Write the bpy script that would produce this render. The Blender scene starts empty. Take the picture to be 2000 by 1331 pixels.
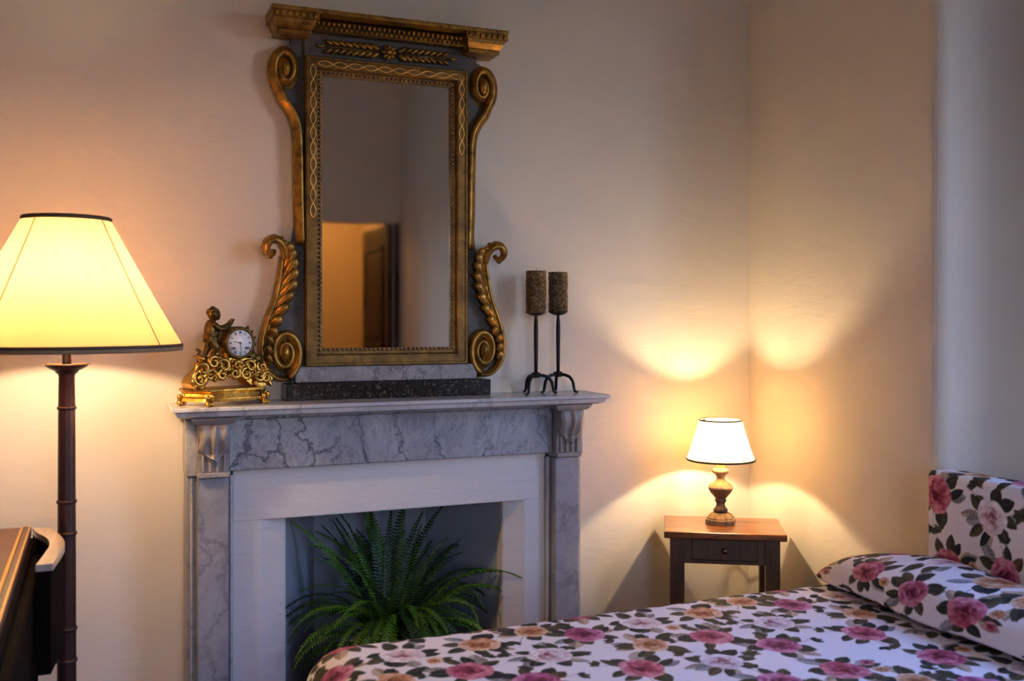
import bpy, bmesh, math, random
import numpy as np
from mathutils import Vector, Matrix, Euler

R = math.radians
scene = bpy.context.scene
COL = scene.collection
random.seed(7)
rng = np.random.default_rng(11)

# ------------------------------------------------------------------ camera
cam_d = bpy.data.cameras.new('camera')
cam = bpy.data.objects.new('camera', cam_d); COL.objects.link(cam)
cam.location = (-2.23, -3.085, 1.35)
cam.rotation_euler = (R(90), 0, R(-22.5))
cam_d.sensor_width = 36.0
cam_d.lens = 1950 / 2000 * 36
cam_d.shift_y = -45.5 / 2000
cam_d.clip_start = 0.02
cam_d.dof.use_dof = True
cam_d.dof.focus_distance = 3.15
cam_d.dof.aperture_fstop = 3.2
scene.camera = cam

# ------------------------------------------------------------------ world / daylight
w = bpy.data.worlds.new('sky'); scene.world = w; w.use_nodes = True
nt = w.node_tree; nt.nodes.clear()
out = nt.nodes.new('ShaderNodeOutputWorld'); bg = nt.nodes.new('ShaderNodeBackground')
tc = nt.nodes.new('ShaderNodeTexCoord'); sep = nt.nodes.new('ShaderNodeSeparateXYZ')
rmp = nt.nodes.new('ShaderNodeValToRGB')
mr = nt.nodes.new('ShaderNodeMapRange')
mr.inputs[1].default_value = -1; mr.inputs[2].default_value = 1
nt.links.new(tc.outputs['Generated'], sep.inputs[0]); nt.links.new(sep.outputs[2], mr.inputs[0])
nt.links.new(mr.outputs[0], rmp.inputs[0])
el = rmp.color_ramp.elements
el[0].position = 0.0; el[0].color = (0.10, 0.10, 0.10, 1)
el[1].position = 1.0; el[1].color = (0.26, 0.55, 1.8, 1)
e = el.new(0.49); e.color = (0.12, 0.12, 0.12, 1)
e = el.new(0.51); e.color = (0.90, 0.90, 1.0, 1)
e = el.new(0.70); e.color = (0.40, 0.60, 1.25, 1)
nt.links.new(rmp.outputs[0], bg.inputs[0]); nt.links.new(bg.outputs[0], out.inputs[0])
bg.inputs[1].default_value = 15.0          # daylight outside the window

scene.view_settings.view_transform = 'Standard'
scene.view_settings.look = 'None'
scene.view_settings.gamma = 1.0
scene.view_settings.exposure = 0.0
scene.view_settings.use_curve_mapping = False
scene.cycles.sample_clamp_indirect = 100.0     # the glowing shades must light the walls in full

# two windows (both out of frame): one opposite the fireplace, one in the bed recess of the right wall
WYF, WX0, WX1, WZ0, WZ1 = -4.69, -2.15, -1.25, 0.90, 2.20
VXR, VY0, VY1, VZ0, VZ1 = 0.36, -2.62, -1.62, 1.05, 2.55
def portal(name, loc, rot, sx, sy):
    pl = bpy.data.lights.new(name, 'AREA'); pl.shape = 'RECTANGLE'; pl.size = sx; pl.size_y = sy; pl.cycles.is_portal = True
    po = bpy.data.objects.new(name, pl); COL.objects.link(po); po.location = loc; po.rotation_euler = rot
portal('window_portal', ((WX0 + WX1) / 2, WYF - 0.17, (WZ0 + WZ1) / 2), (R(90), 0, 0), WX1 - WX0, WZ1 - WZ0)
portal('window_portal', (VXR + 0.13, (VY0 + VY1) / 2, (VZ0 + VZ1) / 2), (0, R(90), 0), VZ1 - VZ0, VY1 - VY0)

FLOOR_LAMP_W, TABLE_LAMP_W, HALL_W = 50.0, 48.0, 42.0

# ------------------------------------------------------------------ materials
def srgb(r, g, b):
    f = lambda c: (c / 255 / 12.92) if c <= 10 else ((c / 255 + 0.055) / 1.055) ** 2.4
    return (f(r), f(g), f(b))

class NT:
    def __init__(s, name):
        s.m = bpy.data.materials.new(name); s.m.use_nodes = True
        s.t = s.m.node_tree; s.t.nodes.clear()
        s.out = s.n('ShaderNodeOutputMaterial')
        s.tc = s.n('ShaderNodeTexCoord')
    def n(s, kind, **kw):
        nd = s.t.nodes.new(kind)
        for k, v in kw.items():
            if k.startswith('i_'):
                nd.inputs[k[2:].replace('_', ' ')].default_value = v
            else: setattr(nd, k, v)
        return nd
    def l(s, a, b): s.t.links.new(a, b)
    def noise(s, scale, detail=4, rough=0.55, dist=0.0, vec=None):
        nd = s.n('ShaderNodeTexNoise'); nd.inputs['Scale'].default_value = scale
        nd.inputs['Detail'].default_value = detail; nd.inputs['Roughness'].default_value = rough
        nd.inputs['Distortion'].default_value = dist
        s.l(vec if vec is not None else s.tc.outputs['Object'], nd.inputs['Vector']); return nd
    def ramp(s, fac, stops):
        nd = s.n('ShaderNodeValToRGB'); e = nd.color_ramp.elements
        e[0].position = stops[0][0]; e[0].color = (*stops[0][1], 1)
        e[1].position = stops[-1][0]; e[1].color = (*stops[-1][1], 1)
        for p, c in stops[1:-1]:
            q = e.new(p); q.color = (*c, 1)
        s.l(fac, nd.inputs[0]); return nd
    def mix(s, fac, a, b, mode='MIX'):
        nd = s.n('ShaderNodeMix', data_type='RGBA', blend_type=mode)
        for sock, v in ((nd.inputs[0], fac), (nd.inputs[6], a), (nd.inputs[7], b)):
            if hasattr(v, 'links'): s.l(v, sock)
            elif isinstance(v, (int, float)): sock.default_value = v
            else: sock.default_value = (*v, 1)
        return nd.outputs[2]
    def mapping(s, scale=(1, 1, 1), rot=(0, 0, 0)):
        nd = s.n('ShaderNodeMapping'); nd.inputs['Scale'].default_value = scale
        nd.inputs['Rotation'].default_value = rot
        s.l(s.tc.outputs['Object'], nd.inputs['Vector']); return nd.outputs[0]
    def bsdf(s, color, rough=0.6, metal=0.0, bump=None, bstr=0.3, bdist=0.002, spec=0.5, coat=0.0):
        b = s.n('ShaderNodeBsdfPrincipled')
        for sock, v in ((b.inputs['Base Color'], color), (b.inputs['Roughness'], rough), (b.inputs['Metallic'], metal)):
            if hasattr(v, 'links'): s.l(v, sock)
            elif isinstance(v, (int, float)): sock.default_value = v
            else: sock.default_value = (*v, 1)
        b.inputs['Specular IOR Level'].default_value = spec
        b.inputs['Coat Weight'].default_value = coat
        if bump is not None:
            bp = s.n('ShaderNodeBump'); bp.inputs['Strength'].default_value = bstr
            bp.inputs['Distance'].default_value = bdist
            s.l(bump, bp.inputs['Height']); s.l(bp.outputs[0], b.inputs['Normal'])
        s.l(b.outputs[0], s.out.inputs[0]); return s.m

def m_plaster(name, c1, c2, rough=0.75, bstr=0.4):
    s = NT(name)
    n1 = s.noise(1.3, 3); col = s.ramp(n1.outputs[0], [(0.3, c1), (0.7, c2)])
    st = s.mapping((6, 6, 17), (0, 0.12, 0)); n2 = s.noise(1.0, 5, 0.6, 0.6, st); n3 = s.noise(120, 2)
    hb = s.mix(0.12, n2.outputs[0], n3.outputs[0])
    return s.bsdf(col.outputs[0], rough, 0, hb, bstr, 0.006, 0.3)

def m_gold(name, light, dark, rough=(0.28, 0.55), scale=26, patina=0.5, metal=0.85):
    s = NT(name)
    n1 = s.noise(scale, 6, 0.7, 0.4)
    c = s.ramp(n1.outputs[0], [(patina - 0.18, dark), (patina + 0.14, light)])
    r = s.n('ShaderNodeMapRange'); r.inputs[3].default_value = rough[1]; r.inputs[4].default_value = rough[0]
    s.l(n1.outputs[0], r.inputs[0])
    n2 = s.noise(140, 3)
    return s.bsdf(c.outputs[0], r.outputs[0], metal, n2.outputs[0], 0.25, 0.001)

def m_marble(name, base, mid, vein, scale=5.0, vs=0.5, rough=0.32, rot=(0.3, 0.5, 0.2)):
    s = NT(name)
    mp = s.mapping((1, 1, 1), rot)
    nA = s.noise(scale * 0.8, 6, 0.6, 1.2, mp)
    cloud = s.ramp(nA.outputs[0], [(0.32, mid), (0.62, base)])
    d = s.noise(scale * 1.3, 8, 0.62, 0.3, mp)
    st = s.mapping((1.0, 1.0, 0.45), rot)
    mx = s.n('ShaderNodeMix', data_type='VECTOR'); mx.inputs[0].default_value = 0.22
    s.l(st, mx.inputs[4]); s.l(d.outputs['Color'], mx.inputs[5])
    vo = s.n('ShaderNodeTexVoronoi', feature='DISTANCE_TO_EDGE'); vo.inputs['Scale'].default_value = scale * 1.9
    s.l(mx.outputs[1], vo.inputs['Vector'])
    vr = s.ramp(vo.outputs['Distance'], [(0.0, (1, 1, 1)), (0.012, (0.75, 0.75, 0.75)), (0.05, (0, 0, 0))])
    nm = s.noise(scale * 0.9, 3); nr = s.ramp(nm.outputs[0], [(0.40, (0, 0, 0)), (0.56, (1, 1, 1))])
    fac = s.mix(1.0, vr.outputs[0], nr.outputs[0], 'MULTIPLY')
    fm = s.n('ShaderNodeMath', operation='MULTIPLY'); fm.inputs[1].default_value = vs
    s.l(fac, fm.inputs[0])
    col = s.mix(fm.outputs[0], cloud.outputs[0], vein)
    n5 = s.noise(scale * 2.6, 9, 0.7, 2.2, s.mapping((1.0, 1.0, 0.6), (rot[0], rot[1] + 0.9, rot[2])))   # fine smoky streaks
    r5 = s.ramp(n5.outputs[0], [(0.47, (0, 0, 0)), (0.50, (1, 1, 1)), (0.53, (0, 0, 0))])
    f5 = s.n('ShaderNodeMath', operation='MULTIPLY'); f5.inputs[1].default_value = vs * 0.45
    s.l(r5.outputs[0], f5.inputs[0]); col = s.mix(f5.outputs[0], col, vein)
    return s.bsdf(col, rough, 0, None, spec=0.5)

def m_wood(name, c1, c2, c3, rough=0.42, stretch=(2, 30, 30), coat=0.1, scratches=True):
    s = NT(name)
    mp = s.mapping(stretch)
    n1 = s.noise(1.0, 6, 0.65, 0.8, mp)
    col = s.ramp(n1.outputs[0], [(0.3, c1), (0.5, c2), (0.7, c3)])
    c = col.outputs[0]
    if scratches:
        n2 = s.noise(2.2, 8, 0.75, 1.0, s.mapping((stretch[0] * 1.5, stretch[1] * 0.5, stretch[2] * 0.5)))
        r2 = s.ramp(n2.outputs[0], [(0.38, (0.06, 0.045, 0.03)), (0.46, (1, 1, 1))])
        c = s.mix(0.85, c, r2.outputs[0], 'MULTIPLY')
    return s.bsdf(c, rough, 0, n1.outputs[0], 0.2, 0.001, 0.5, coat)

def m_plain(name, c, rough=0.6, metal=0.0, spec=0.5, var=0.15, nscale=30, bstr=0.1):
    s = NT(name); n1 = s.noise(nscale, 4)
    lo = tuple(x * (1 - var) for x in c); hi = tuple(min(1, x * (1 + var)) for x in c)
    col = s.ramp(n1.outputs[0], [(0.3, lo), (0.7, hi)])
    return s.bsdf(col.outputs[0], rough, metal, n1.outputs[0], bstr, 0.001, spec)

def m_shade(name, c, trans=0.6, scale=9):
    s = NT(name); n1 = s.noise(scale, 4)
    lo = tuple(x * 0.88 for x in c)
    col = s.ramp(n1.outputs[0], [(0.3, lo), (0.65, c)])
    d = s.n('ShaderNodeBsdfDiffuse'); t = s.n('ShaderNodeBsdfTranslucent'); mx = s.n('ShaderNodeMixShader')
    mx.inputs[0].default_value = trans
    s.l(col.outputs[0], d.inputs[0]); s.l(col.outputs[0], t.inputs[0])
    s.l(d.outputs[0], mx.inputs[1]); s.l(t.outputs[0], mx.inputs[2]); s.l(mx.outputs[0], s.out.inputs[0])
    return s.m

def m_emit(name, c, k):
    s = NT(name); n1 = s.noise(3, 1); col = s.ramp(n1.outputs[0], [(0.0, c), (1.0, c)])
    em = s.n('ShaderNodeEmission'); em.inputs[1].default_value = k
    s.l(col.outputs[0], em.inputs[0]); s.l(em.outputs[0], s.out.inputs[0]); return s.m

def m_fabric(name):
    s = NT(name)
    at = s.n('ShaderNodeVertexColor', layer_name='print')
    wv = s.noise(420, 2); n2 = s.noise(14, 3)
    hb = s.mix(0.35, wv.outputs[0], n2.outputs[0])
    m = s.bsdf(at.outputs[0], 0.7, 0, hb, 0.28, 0.003, 0.25)
    return m

def m_glasspane(name):
    s = NT(name)
    t = s.n('ShaderNodeBsdfTransparent'); g = s.n('ShaderNodeBsdfGlossy'); g.inputs['Roughness'].default_value = 0.03
    n1 = s.noise(2, 1); col = s.ramp(n1.outputs[0], [(0.0, (0.93, 0.95, 0.95)), (1.0, (0.96, 0.97, 0.97))])
    s.l(col.outputs[0], t.inputs[0])
    mx = s.n('ShaderNodeMixShader'); mx.inputs[0].default_value = 0.05
    s.l(t.outputs[0], mx.inputs[1]); s.l(g.outputs[0], mx.inputs[2]); s.l(mx.outputs[0], s.out.inputs[0]); return s.m

def m_mirror(name):
    s = NT(name)
    n1 = s.noise(60, 5, 0.8); n2 = s.noise(5, 3)
    sp = s.ramp(n1.outputs[0], [(0.24, (0.45, 0.45, 0.43)), (0.30, (0.90, 0.90, 0.88))])
    rr = s.ramp(n2.outputs[0], [(0.35, (0.02, 0.02, 0.02)), (0.8, (0.06, 0.06, 0.06))])
    return s.bsdf(sp.outputs[0], rr.outputs[0], 1.0)

M = {}
M['wall'] = m_plaster('wall_plaster', (0.70, 0.635, 0.53), (0.76, 0.695, 0.59))
M['ceil'] = m_plaster('ceiling_plaster', (0.68, 0.63, 0.57), (0.74, 0.69, 0.63))
M['hall'] = m_plaster('hall_plaster', (0.74, 0.55, 0.30), (0.80, 0.62, 0.36))
M['infill'] = m_plaster('infill_plaster', (0.62, 0.59, 0.59), (0.70, 0.67, 0.66), 0.65, 0.8)
M['firebox'] = m_plaster('firebox_plaster', (0.24, 0.28, 0.33), (0.30, 0.34, 0.40), 0.7, 0.3)  # blue-grey plaster, darker than the infill
M['floor'] = m_wood('floor_boards', (0.10, 0.05, 0.025), (0.16, 0.08, 0.04), (0.20, 0.11, 0.06), 0.4, (1.2, 14, 14), 0.1, False)
M['marble'] = m_marble('white_marble', (0.40, 0.40, 0.43), (0.21, 0.22, 0.26), (0.03, 0.033, 0.05), 4.2, 0.9)
M['marble_p'] = m_marble('pilaster_marble', (0.36, 0.36, 0.39), (0.22, 0.225, 0.26), (0.04, 0.043, 0.06), 3.6, 0.42)
M['marble2'] = m_marble('shelf_marble', (0.60, 0.58, 0.58), (0.44, 0.43, 0.45), (0.14, 0.14, 0.16), 3.0, 0.5, 0.22)
M['corbel'] = m_marble('carved_marble', (0.36, 0.33, 0.32), (0.24, 0.21, 0.20), (0.12, 0.10, 0.10), 6, 0.4, 0.42)
M['greymarble'] = m_marble('grey_veined_marble', (0.36, 0.33, 0.33), (0.22, 0.20, 0.21), (0.05, 0.045, 0.05), 9, 1.0, 0.45)
def m_granite():
    s = NT('black_granite'); vo = s.n('ShaderNodeTexVoronoi'); vo.inputs['Scale'].default_value = 170
    s.l(s.tc.outputs['Object'], vo.inputs['Vector'])
    n = s.noise(50, 5, 0.7)
    mx = s.mix(0.6, vo.outputs['Color'], n.outputs['Color'])
    c = s.ramp(mx, [(0.46, (0.010, 0.009, 0.008)), (0.60, (0.03, 0.026, 0.02)), (0.72, (0.15, 0.13, 0.10))])
    return s.bsdf(c.outputs[0], 0.18, 0)
M['granite'] = m_granite()
M['gold'] = m_gold('antique_gilt', (0.50, 0.27, 0.055), (0.10, 0.05, 0.012), (0.26, 0.48), 24, 0.5, 0.8)
M['goldrail'] = m_gold('dull_gilt', (0.30, 0.160, 0.034), (0.085, 0.047, 0.013), (0.36, 0.6), 16, 0.5, 0.6)
M['goldline'] = m_gold('bright_gilt_line', (0.95, 0.58, 0.18), (0.55, 0.30, 0.08), (0.25, 0.4), 40, 0.45, 0.8)
M['ormolu'] = m_gold('ormolu', (0.66, 0.38, 0.075), (0.20, 0.095, 0.015), (0.20, 0.40), 60, 0.46, 0.95)
M['bronze'] = m_gold('dark_bronze', (0.20, 0.12, 0.03), (0.07, 0.04, 0.012), (0.3, 0.5), 40, 0.5, 0.85)
M['beadred'] = m_gold('worn_bead_gilt', (0.46, 0.25, 0.11), (0.13, 0.05, 0.025), (0.35, 0.55), 70, 0.5, 0.6)
M['bluegrey'] = m_marble('blue_grey_faux_marble', (0.115, 0.105, 0.095), (0.050, 0.045, 0.042), (0.22, 0.18, 0.14), 14, 0.6, 0.65)
M['mirror'] = m_mirror('old_mirror')
M['iron'] = m_plain('black_iron', (0.012, 0.012, 0.013), 0.45, 0.6, 0.5, 0.3, 60, 0.3)
def m_candle():
    s = NT('crusted_wax'); n = s.noise(110, 6, 0.8, 1.2)
    vo = s.n('ShaderNodeTexVoronoi'); vo.inputs['Scale'].default_value = 160
    s.l(s.tc.outputs['Object'], vo.inputs['Vector'])
    c = s.ramp(n.outputs[0], [(0.36, (0.018, 0.010, 0.004)), (0.49, (0.10, 0.055, 0.015)), (0.58, (0.26, 0.16, 0.05)), (0.70, (0.62, 0.52, 0.34))])
    hb = s.mix(0.5, n.outputs[0], vo.outputs['Distance'])
    return s.bsdf(c.outputs[0], 0.38, 0.15, hb, 1.0, 0.006)
M['candle'] = m_candle()
M['wick'] = m_plain('wick', (0.4, 0.38, 0.33), 0.8)
M['enamel'] = m_plain('white_enamel', (0.85, 0.85, 0.86), 0.25, 0, 0.5, 0.02)
M['black'] = m_plain('black_paint', (0.01, 0.01, 0.012), 0.4)
M['lampwood'] = m_wood('dark_red_wood', (0.018, 0.006, 0.005), (0.038, 0.012, 0.009), (0.06, 0.020, 0.014), 0.38, (30, 30, 3), 0.15, False)
M['shade1'] = m_shade('parchment_shade', (0.93, 0.56, 0.23), 0.42, 7)
M['shade2'] = m_shade('pleated_silk_shade', (0.95, 0.72, 0.40), 0.50, 20)
M['trimdark'] = m_plain('dark_braid', (0.075, 0.045, 0.025), 0.7)
M['seam'] = m_plain('shade_seam', (0.42, 0.24, 0.09), 0.7)
M['braid'] = m_plain('tan_braid', (0.26, 0.17, 0.09), 0.7)
def m_bulb(name, watts, rad, c):      # emission strength of a glowing bulb of that radius
    return m_emit(name, c, watts / (124.0 * rad * rad))
M['bulb1'] = m_bulb('lit_bulb_floor_lamp', FLOOR_LAMP_W, 0.030, (1.0, 0.74, 0.44))
M['bulb2'] = m_bulb('lit_bulb_table_lamp', TABLE_LAMP_W, 0.012, (1.0, 0.74, 0.44))
M['bulb3'] = m_bulb('lit_globe', HALL_W, 0.10, (1.0, 0.58, 0.22))
M['sleeve'] = m_shade('cream_sleeve', (0.95, 0.80, 0.42), 0.4)
M['turned'] = m_gold('painted_turned_wood', (0.48, 0.33, 0.17), (0.13, 0.10, 0.08), (0.4, 0.6), 34, 0.5, 0.25)
M['turneddark'] = m_gold('dark_turned_wood', (0.22, 0.12, 0.06), (0.06, 0.04, 0.03), (0.3, 0.5), 34, 0.5, 0.15)
M['tabletop'] = m_wood('honey_walnut', (0.070, 0.018, 0.003), (0.20, 0.056, 0.008), (0.34, 0.11, 0.018), 0.32, (3, 26, 26), 0.3)
M['tableleg'] = m_wood('dark_walnut', (0.022, 0.009, 0.005), (0.040, 0.017, 0.008), (0.065, 0.028, 0.013), 0.45, (26, 26, 3), 0.1)
M['doorwood'] = m_wood('door_walnut', (0.020, 0.008, 0.004), (0.034, 0.013, 0.006), (0.05, 0.02, 0.009), 0.65, (14, 14, 1.5), 0.0, False)
M['redleather'] = m_wood('red_brown_top', (0.050, 0.013, 0.009), (0.088, 0.025, 0.017), (0.125, 0.042, 0.028), 0.5, (9, 2.5, 9), 0.05, False)
M['deskwood'] = m_plain('ebonised_wood', (0.006, 0.0035, 0.0025), 0.8, 0, 0.03, 0.3, 12)
M['brass'] = m_plain('brass_strip', (0.50, 0.30, 0.07), 0.35, 0.8)
M['litwood'] = m_wood('lamplit_polished_wood', (0.34, 0.26, 0.20), (0.48, 0.39, 0.32), (0.58, 0.49, 0.42), 0.25, (20, 4, 20), 0.4, False)  # pale tone stands for lamplight on the bracket's upward face
M['navy'] = m_plain('navy_cloth', (0.012, 0.017, 0.035), 0.45)
M['frame_w'] = m_plain('white_window_paint', (0.6, 0.58, 0.54), 0.5)
M['pane'] = m_glasspane('window_glass')
M['pot'] = m_plain('terracotta_pot', (0.30, 0.14, 0.07), 0.8)
M['soil'] = m_plain('potting_soil', (0.03, 0.02, 0.014), 0.95)
M['cord'] = m_plain('black_cord', (0.01, 0.01, 0.01), 0.5)
M['mattress'] = m_plain('mattress_ticking', (0.5, 0.47, 0.42), 0.9)
M['fabric'] = m_fabric('rose_print_cotton')
def m_fern(name, c1, c2):
    s = NT(name); n = s.noise(9, 3); c = s.ramp(n.outputs[0], [(0.3, c1), (0.7, c2)])
    b = s.n('ShaderNodeBsdfPrincipled'); b.inputs['Roughness'].default_value = 0.45
    s.l(c.outputs[0], b.inputs['Base Color'])
    t = s.n('ShaderNodeBsdfTranslucent'); s.l(c.outputs[0], t.inputs[0])
    mx = s.n('ShaderNodeMixShader'); mx.inputs[0].default_value = 0.3
    s.l(b.outputs[0], mx.inputs[1]); s.l(t.outputs[0], mx.inputs[2]); s.l(mx.outputs[0], s.out.inputs[0]); return s.m
M['fern1'] = m_fern('fern_green', (0.05, 0.15, 0.010), (0.15, 0.34, 0.024))  # highlights on the front fronds put into this green
M['fern2'] = m_fern('fern_dark_green', (0.012, 0.042, 0.010), (0.030, 0.085, 0.016))  # mostly for the back fronds: shade there put into the green
M['fern3'] = m_fern('fern_yellow_green', (0.12, 0.17, 0.015), (0.20, 0.24, 0.03))

# ------------------------------------------------------------------ mesh builder
class MB:
    def __init__(s): s.v = []; s.f = []; s.s = []
    def add(s, vs, fs, smooth=False):
        o = len(s.v); s.v += [tuple(p) for p in vs]; s.f += [tuple(i + o for i in f) for f in fs]; s.s += [smooth] * len(fs)
        return s
    def box(s, x0, x1, y0, y1, z0, z1, bev=0.0, seg=1):
        bm = bmesh.new(); bmesh.ops.create_cube(bm, size=1)
        for v in bm.verts:
            v.co = ((x0 + x1) / 2 + v.co.x * (x1 - x0), (y0 + y1) / 2 + v.co.y * (y1 - y0), (z0 + z1) / 2 + v.co.z * (z1 - z0))
        if bev: bmesh.ops.bevel(bm, geom=bm.edges[:], offset=bev, segments=seg, profile=0.5, affect='EDGES')
        bm.verts.index_update()
        s.add([v.co[:] for v in bm.verts], [[v.index for v in f.verts] for f in bm.faces], False); bm.free(); return s
    def prism(s, poly, a0, a1, axis='z', poly1=None, smooth=False):
        n = len(poly); poly1 = poly1 or poly
        g = {'z': lambda p, a: (p[0], p[1], a), 'y': lambda p, a: (p[0], a, p[1]), 'x': lambda p, a: (a, p[0], p[1])}[axis]
        vs = [g(p, a0) for p in poly] + [g(p, a1) for p in poly1]
        fs = [(i, (i + 1) % n, n + (i + 1) % n, n + i) for i in range(n)]
        s.add(vs, fs, smooth); s.add([g(p, a0) for p in poly], [tuple(range(n))][::-1], False)
        s.add([g(p, a1) for p in poly1], [tuple(range(n))], False); return s
    def lathe(s, prof, c=(0, 0, 0), seg=28, smooth=True, rot=0.0, caps=True):
        vs = []; fs = []; n = len(prof)
        for r, z in prof:
            for k in range(seg):
                a = 2 * math.pi * k / seg + rot
                vs.append((c[0] + r * math.cos(a), c[1] + r * math.sin(a), c[2] + z))
        for i in range(n - 1):
            for k in range(seg):
                k2 = (k + 1) % seg
                fs.append((i * seg + k, i * seg + k2, (i + 1) * seg + k2, (i + 1) * seg + k))
        if caps:
            if prof[0][0] > 1e-6: fs.append(tuple(range(seg))[::-1])
            if prof[-1][0] > 1e-6: fs.append(tuple((n - 1) * seg + k for k in range(seg)))
        return s.add(vs, fs, smooth)
    def tube(s, pts, rad, seg=8, smooth=True, caps=True, flat=None, up=(0, 0, 1)):
        P = [Vector(p) for p in pts]; n = len(P)
        if not hasattr(rad, '__len__'): rad = [rad] * n
        vs = []; fs = []
        T = [(P[min(i + 1, n - 1)] - P[max(i - 1, 0)]).normalized() for i in range(n)]
        u = Vector(up)
        if abs(T[0].dot(u)) > 0.95: u = Vector((1, 0, 0)) if abs(T[0].x) < 0.9 else Vector((0, 1, 0))
        N = (u - T[0] * u.dot(T[0])).normalized()
        for i in range(n):
            N = (N - T[i] * N.dot(T[i])).normalized(); Bn = T[i].cross(N)
            fa, fb = flat if flat else (1, 1)
            for k in range(seg):
                a = 2 * math.pi * k / seg
                vs.append(P[i] + N * (math.cos(a) * rad[i] * fa) + Bn * (math.sin(a) * rad[i] * fb))
        for i in range(n - 1):
            for k in range(seg):
                k2 = (k + 1) % seg
                fs.append((i * seg + k, i * seg + k2, (i + 1) * seg + k2, (i + 1) * seg + k))
        if caps: fs.append(tuple(range(seg))[::-1]); fs.append(tuple((n - 1) * seg + k for k in range(seg)))
        return s.add(vs, fs, smooth)
    def sweep(s, path, section, scale=None, smooth=True, base=0.0):
        """planar strip on the (x,z) plane, relief towards -y; section = (lateral, relief) pairs"""
        n = len(path); m = len(section); vs = []; fs = []
        for i, (a, b) in enumerate(path):
            a0, b0 = path[max(i - 1, 0)]; a1, b1 = path[min(i + 1, n - 1)]
            t = Vector((a1 - a0, b1 - b0)).normalized(); nn = (-t.y, t.x)
            k = scale[i] if scale else 1.0
            for l, h in section: vs.append((a + nn[0] * l * k, -(base + h * (0.45 + 0.55 * k)), b + nn[1] * l * k))
        for i in range(n - 1):
            for j in range(m - 1):
                fs.append((i * m + j, i * m + j + 1, (i + 1) * m + j + 1, (i + 1) * m + j))
        s.add(vs, fs, smooth)
        s.add(vs[:m], [tuple(range(m))], False); s.add(vs[-m:], [tuple(range(m))[::-1]], False)
        return s
    def ell(s, c, r, rot=None, seg=10, rings=7, smooth=True):
        vs = []; fs = []; Mx = rot or Matrix.Identity(3)
        for i in range(rings + 1):
            p = math.pi * i / rings
            for k in range(seg):
                a = 2 * math.pi * k / seg
                q = Mx @ Vector((r[0] * math.sin(p) * math.cos(a), r[1] * math.sin(p) * math.sin(a), r[2] * math.cos(p)))
                vs.append((c[0] + q.x, c[1] + q.y, c[2] + q.z))
        for i in range(rings):
            for k in range(seg):
                k2 = (k + 1) % seg
                fs.append((i * seg + k, (i + 1) * seg + k, (i + 1) * seg + k2, i * seg + k2))
        return s.add(vs, fs, smooth)
    def grid(s, fn, nu, nv, smooth=True):
        vs = [fn(i / nu, j / nv) for j in range(nv + 1) for i in range(nu + 1)]
        fs = [(j * (nu + 1) + i, j * (nu + 1) + i + 1, (j + 1) * (nu + 1) + i + 1, (j + 1) * (nu + 1) + i) for j in range(nv) for i in range(nu)]
        return s.add(vs, fs, smooth)
    def mesh(s, name, mat, org=(0, 0, 0)):
        me = bpy.data.meshes.new(name)
        me.from_pydata([(a - org[0], b - org[1], c - org[2]) for a, b, c in s.v], [], s.f)
        me.polygons.foreach_set('use_smooth', s.s)
        bm = bmesh.new(); bm.from_mesh(me)
        bmesh.ops.remove_doubles(bm, verts=bm.verts, dist=1e-6)
        bmesh.ops.recalc_face_normals(bm, faces=bm.faces)
        bm.to_mesh(me); bm.free()
        if mat: me.materials.append(M[mat] if isinstance(mat, str) else mat)
        return me
    def obj(s, name, mat, parent=None, org=None, loc=None):
        if org is None: org = tuple(parent.get('org', (0, 0, 0))) if parent else (0, 0, 0)
        o = bpy.data.objects.new(name, s.mesh(name, mat, org)); COL.objects.link(o)
        if parent: o.parent = parent
        if loc: o.location = loc
        return o

def tag(o, label=None, cat=None, group=None, kind=None):
    if label: o['label'] = label
    if cat: o['category'] = cat
    if group: o['group'] = group
    if kind: o['kind'] = kind
    return o
def thing(name, label, cat, loc=(0, 0, 0), rz=0.0, group=None, world=False):
    """Empty at the base; world=True: parts are written in world coordinates"""
    o = bpy.data.objects.new(name, None); COL.objects.link(o); o.empty_display_size = 0.1
    o.location = loc; o.rotation_euler = (0, 0, rz)
    if world: o['org'] = loc
    return tag(o, label, cat, group)
def copy_tree(o, parent=None):
    c = o.copy(); COL.objects.link(c); c.parent = parent
    for ch in list(o.children): copy_tree(ch, c)
    return c
def struct(name, mb, mat, label=None):
    o = mb.obj(name, mat); o['kind'] = 'structure'
    if label: o['label'] = label
    return o
def smoothstep(a, b, x):
    t = min(1, max(0, (x - a) / (b - a))); return t * t * (3 - 2 * t)
def catmull(pts, n=8):
    P = [Vector(p) for p in pts]; P = [P[0] * 2 - P[1]] + P + [P[-1] * 2 - P[-2]]; o = []
    for i in range(1, len(P) - 2):
        for k in range(n):
            t = k / n; a, b, c, d = P[i - 1], P[i], P[i + 1], P[i + 2]
            o.append(0.5 * ((2 * b) + (c - a) * t + (2 * a - 5 * b + 4 * c - d) * t * t + (3 * b - a - 3 * c + d) * t ** 3))
    o.append(P[-2]); return [tuple(p) for p in o]

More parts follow.
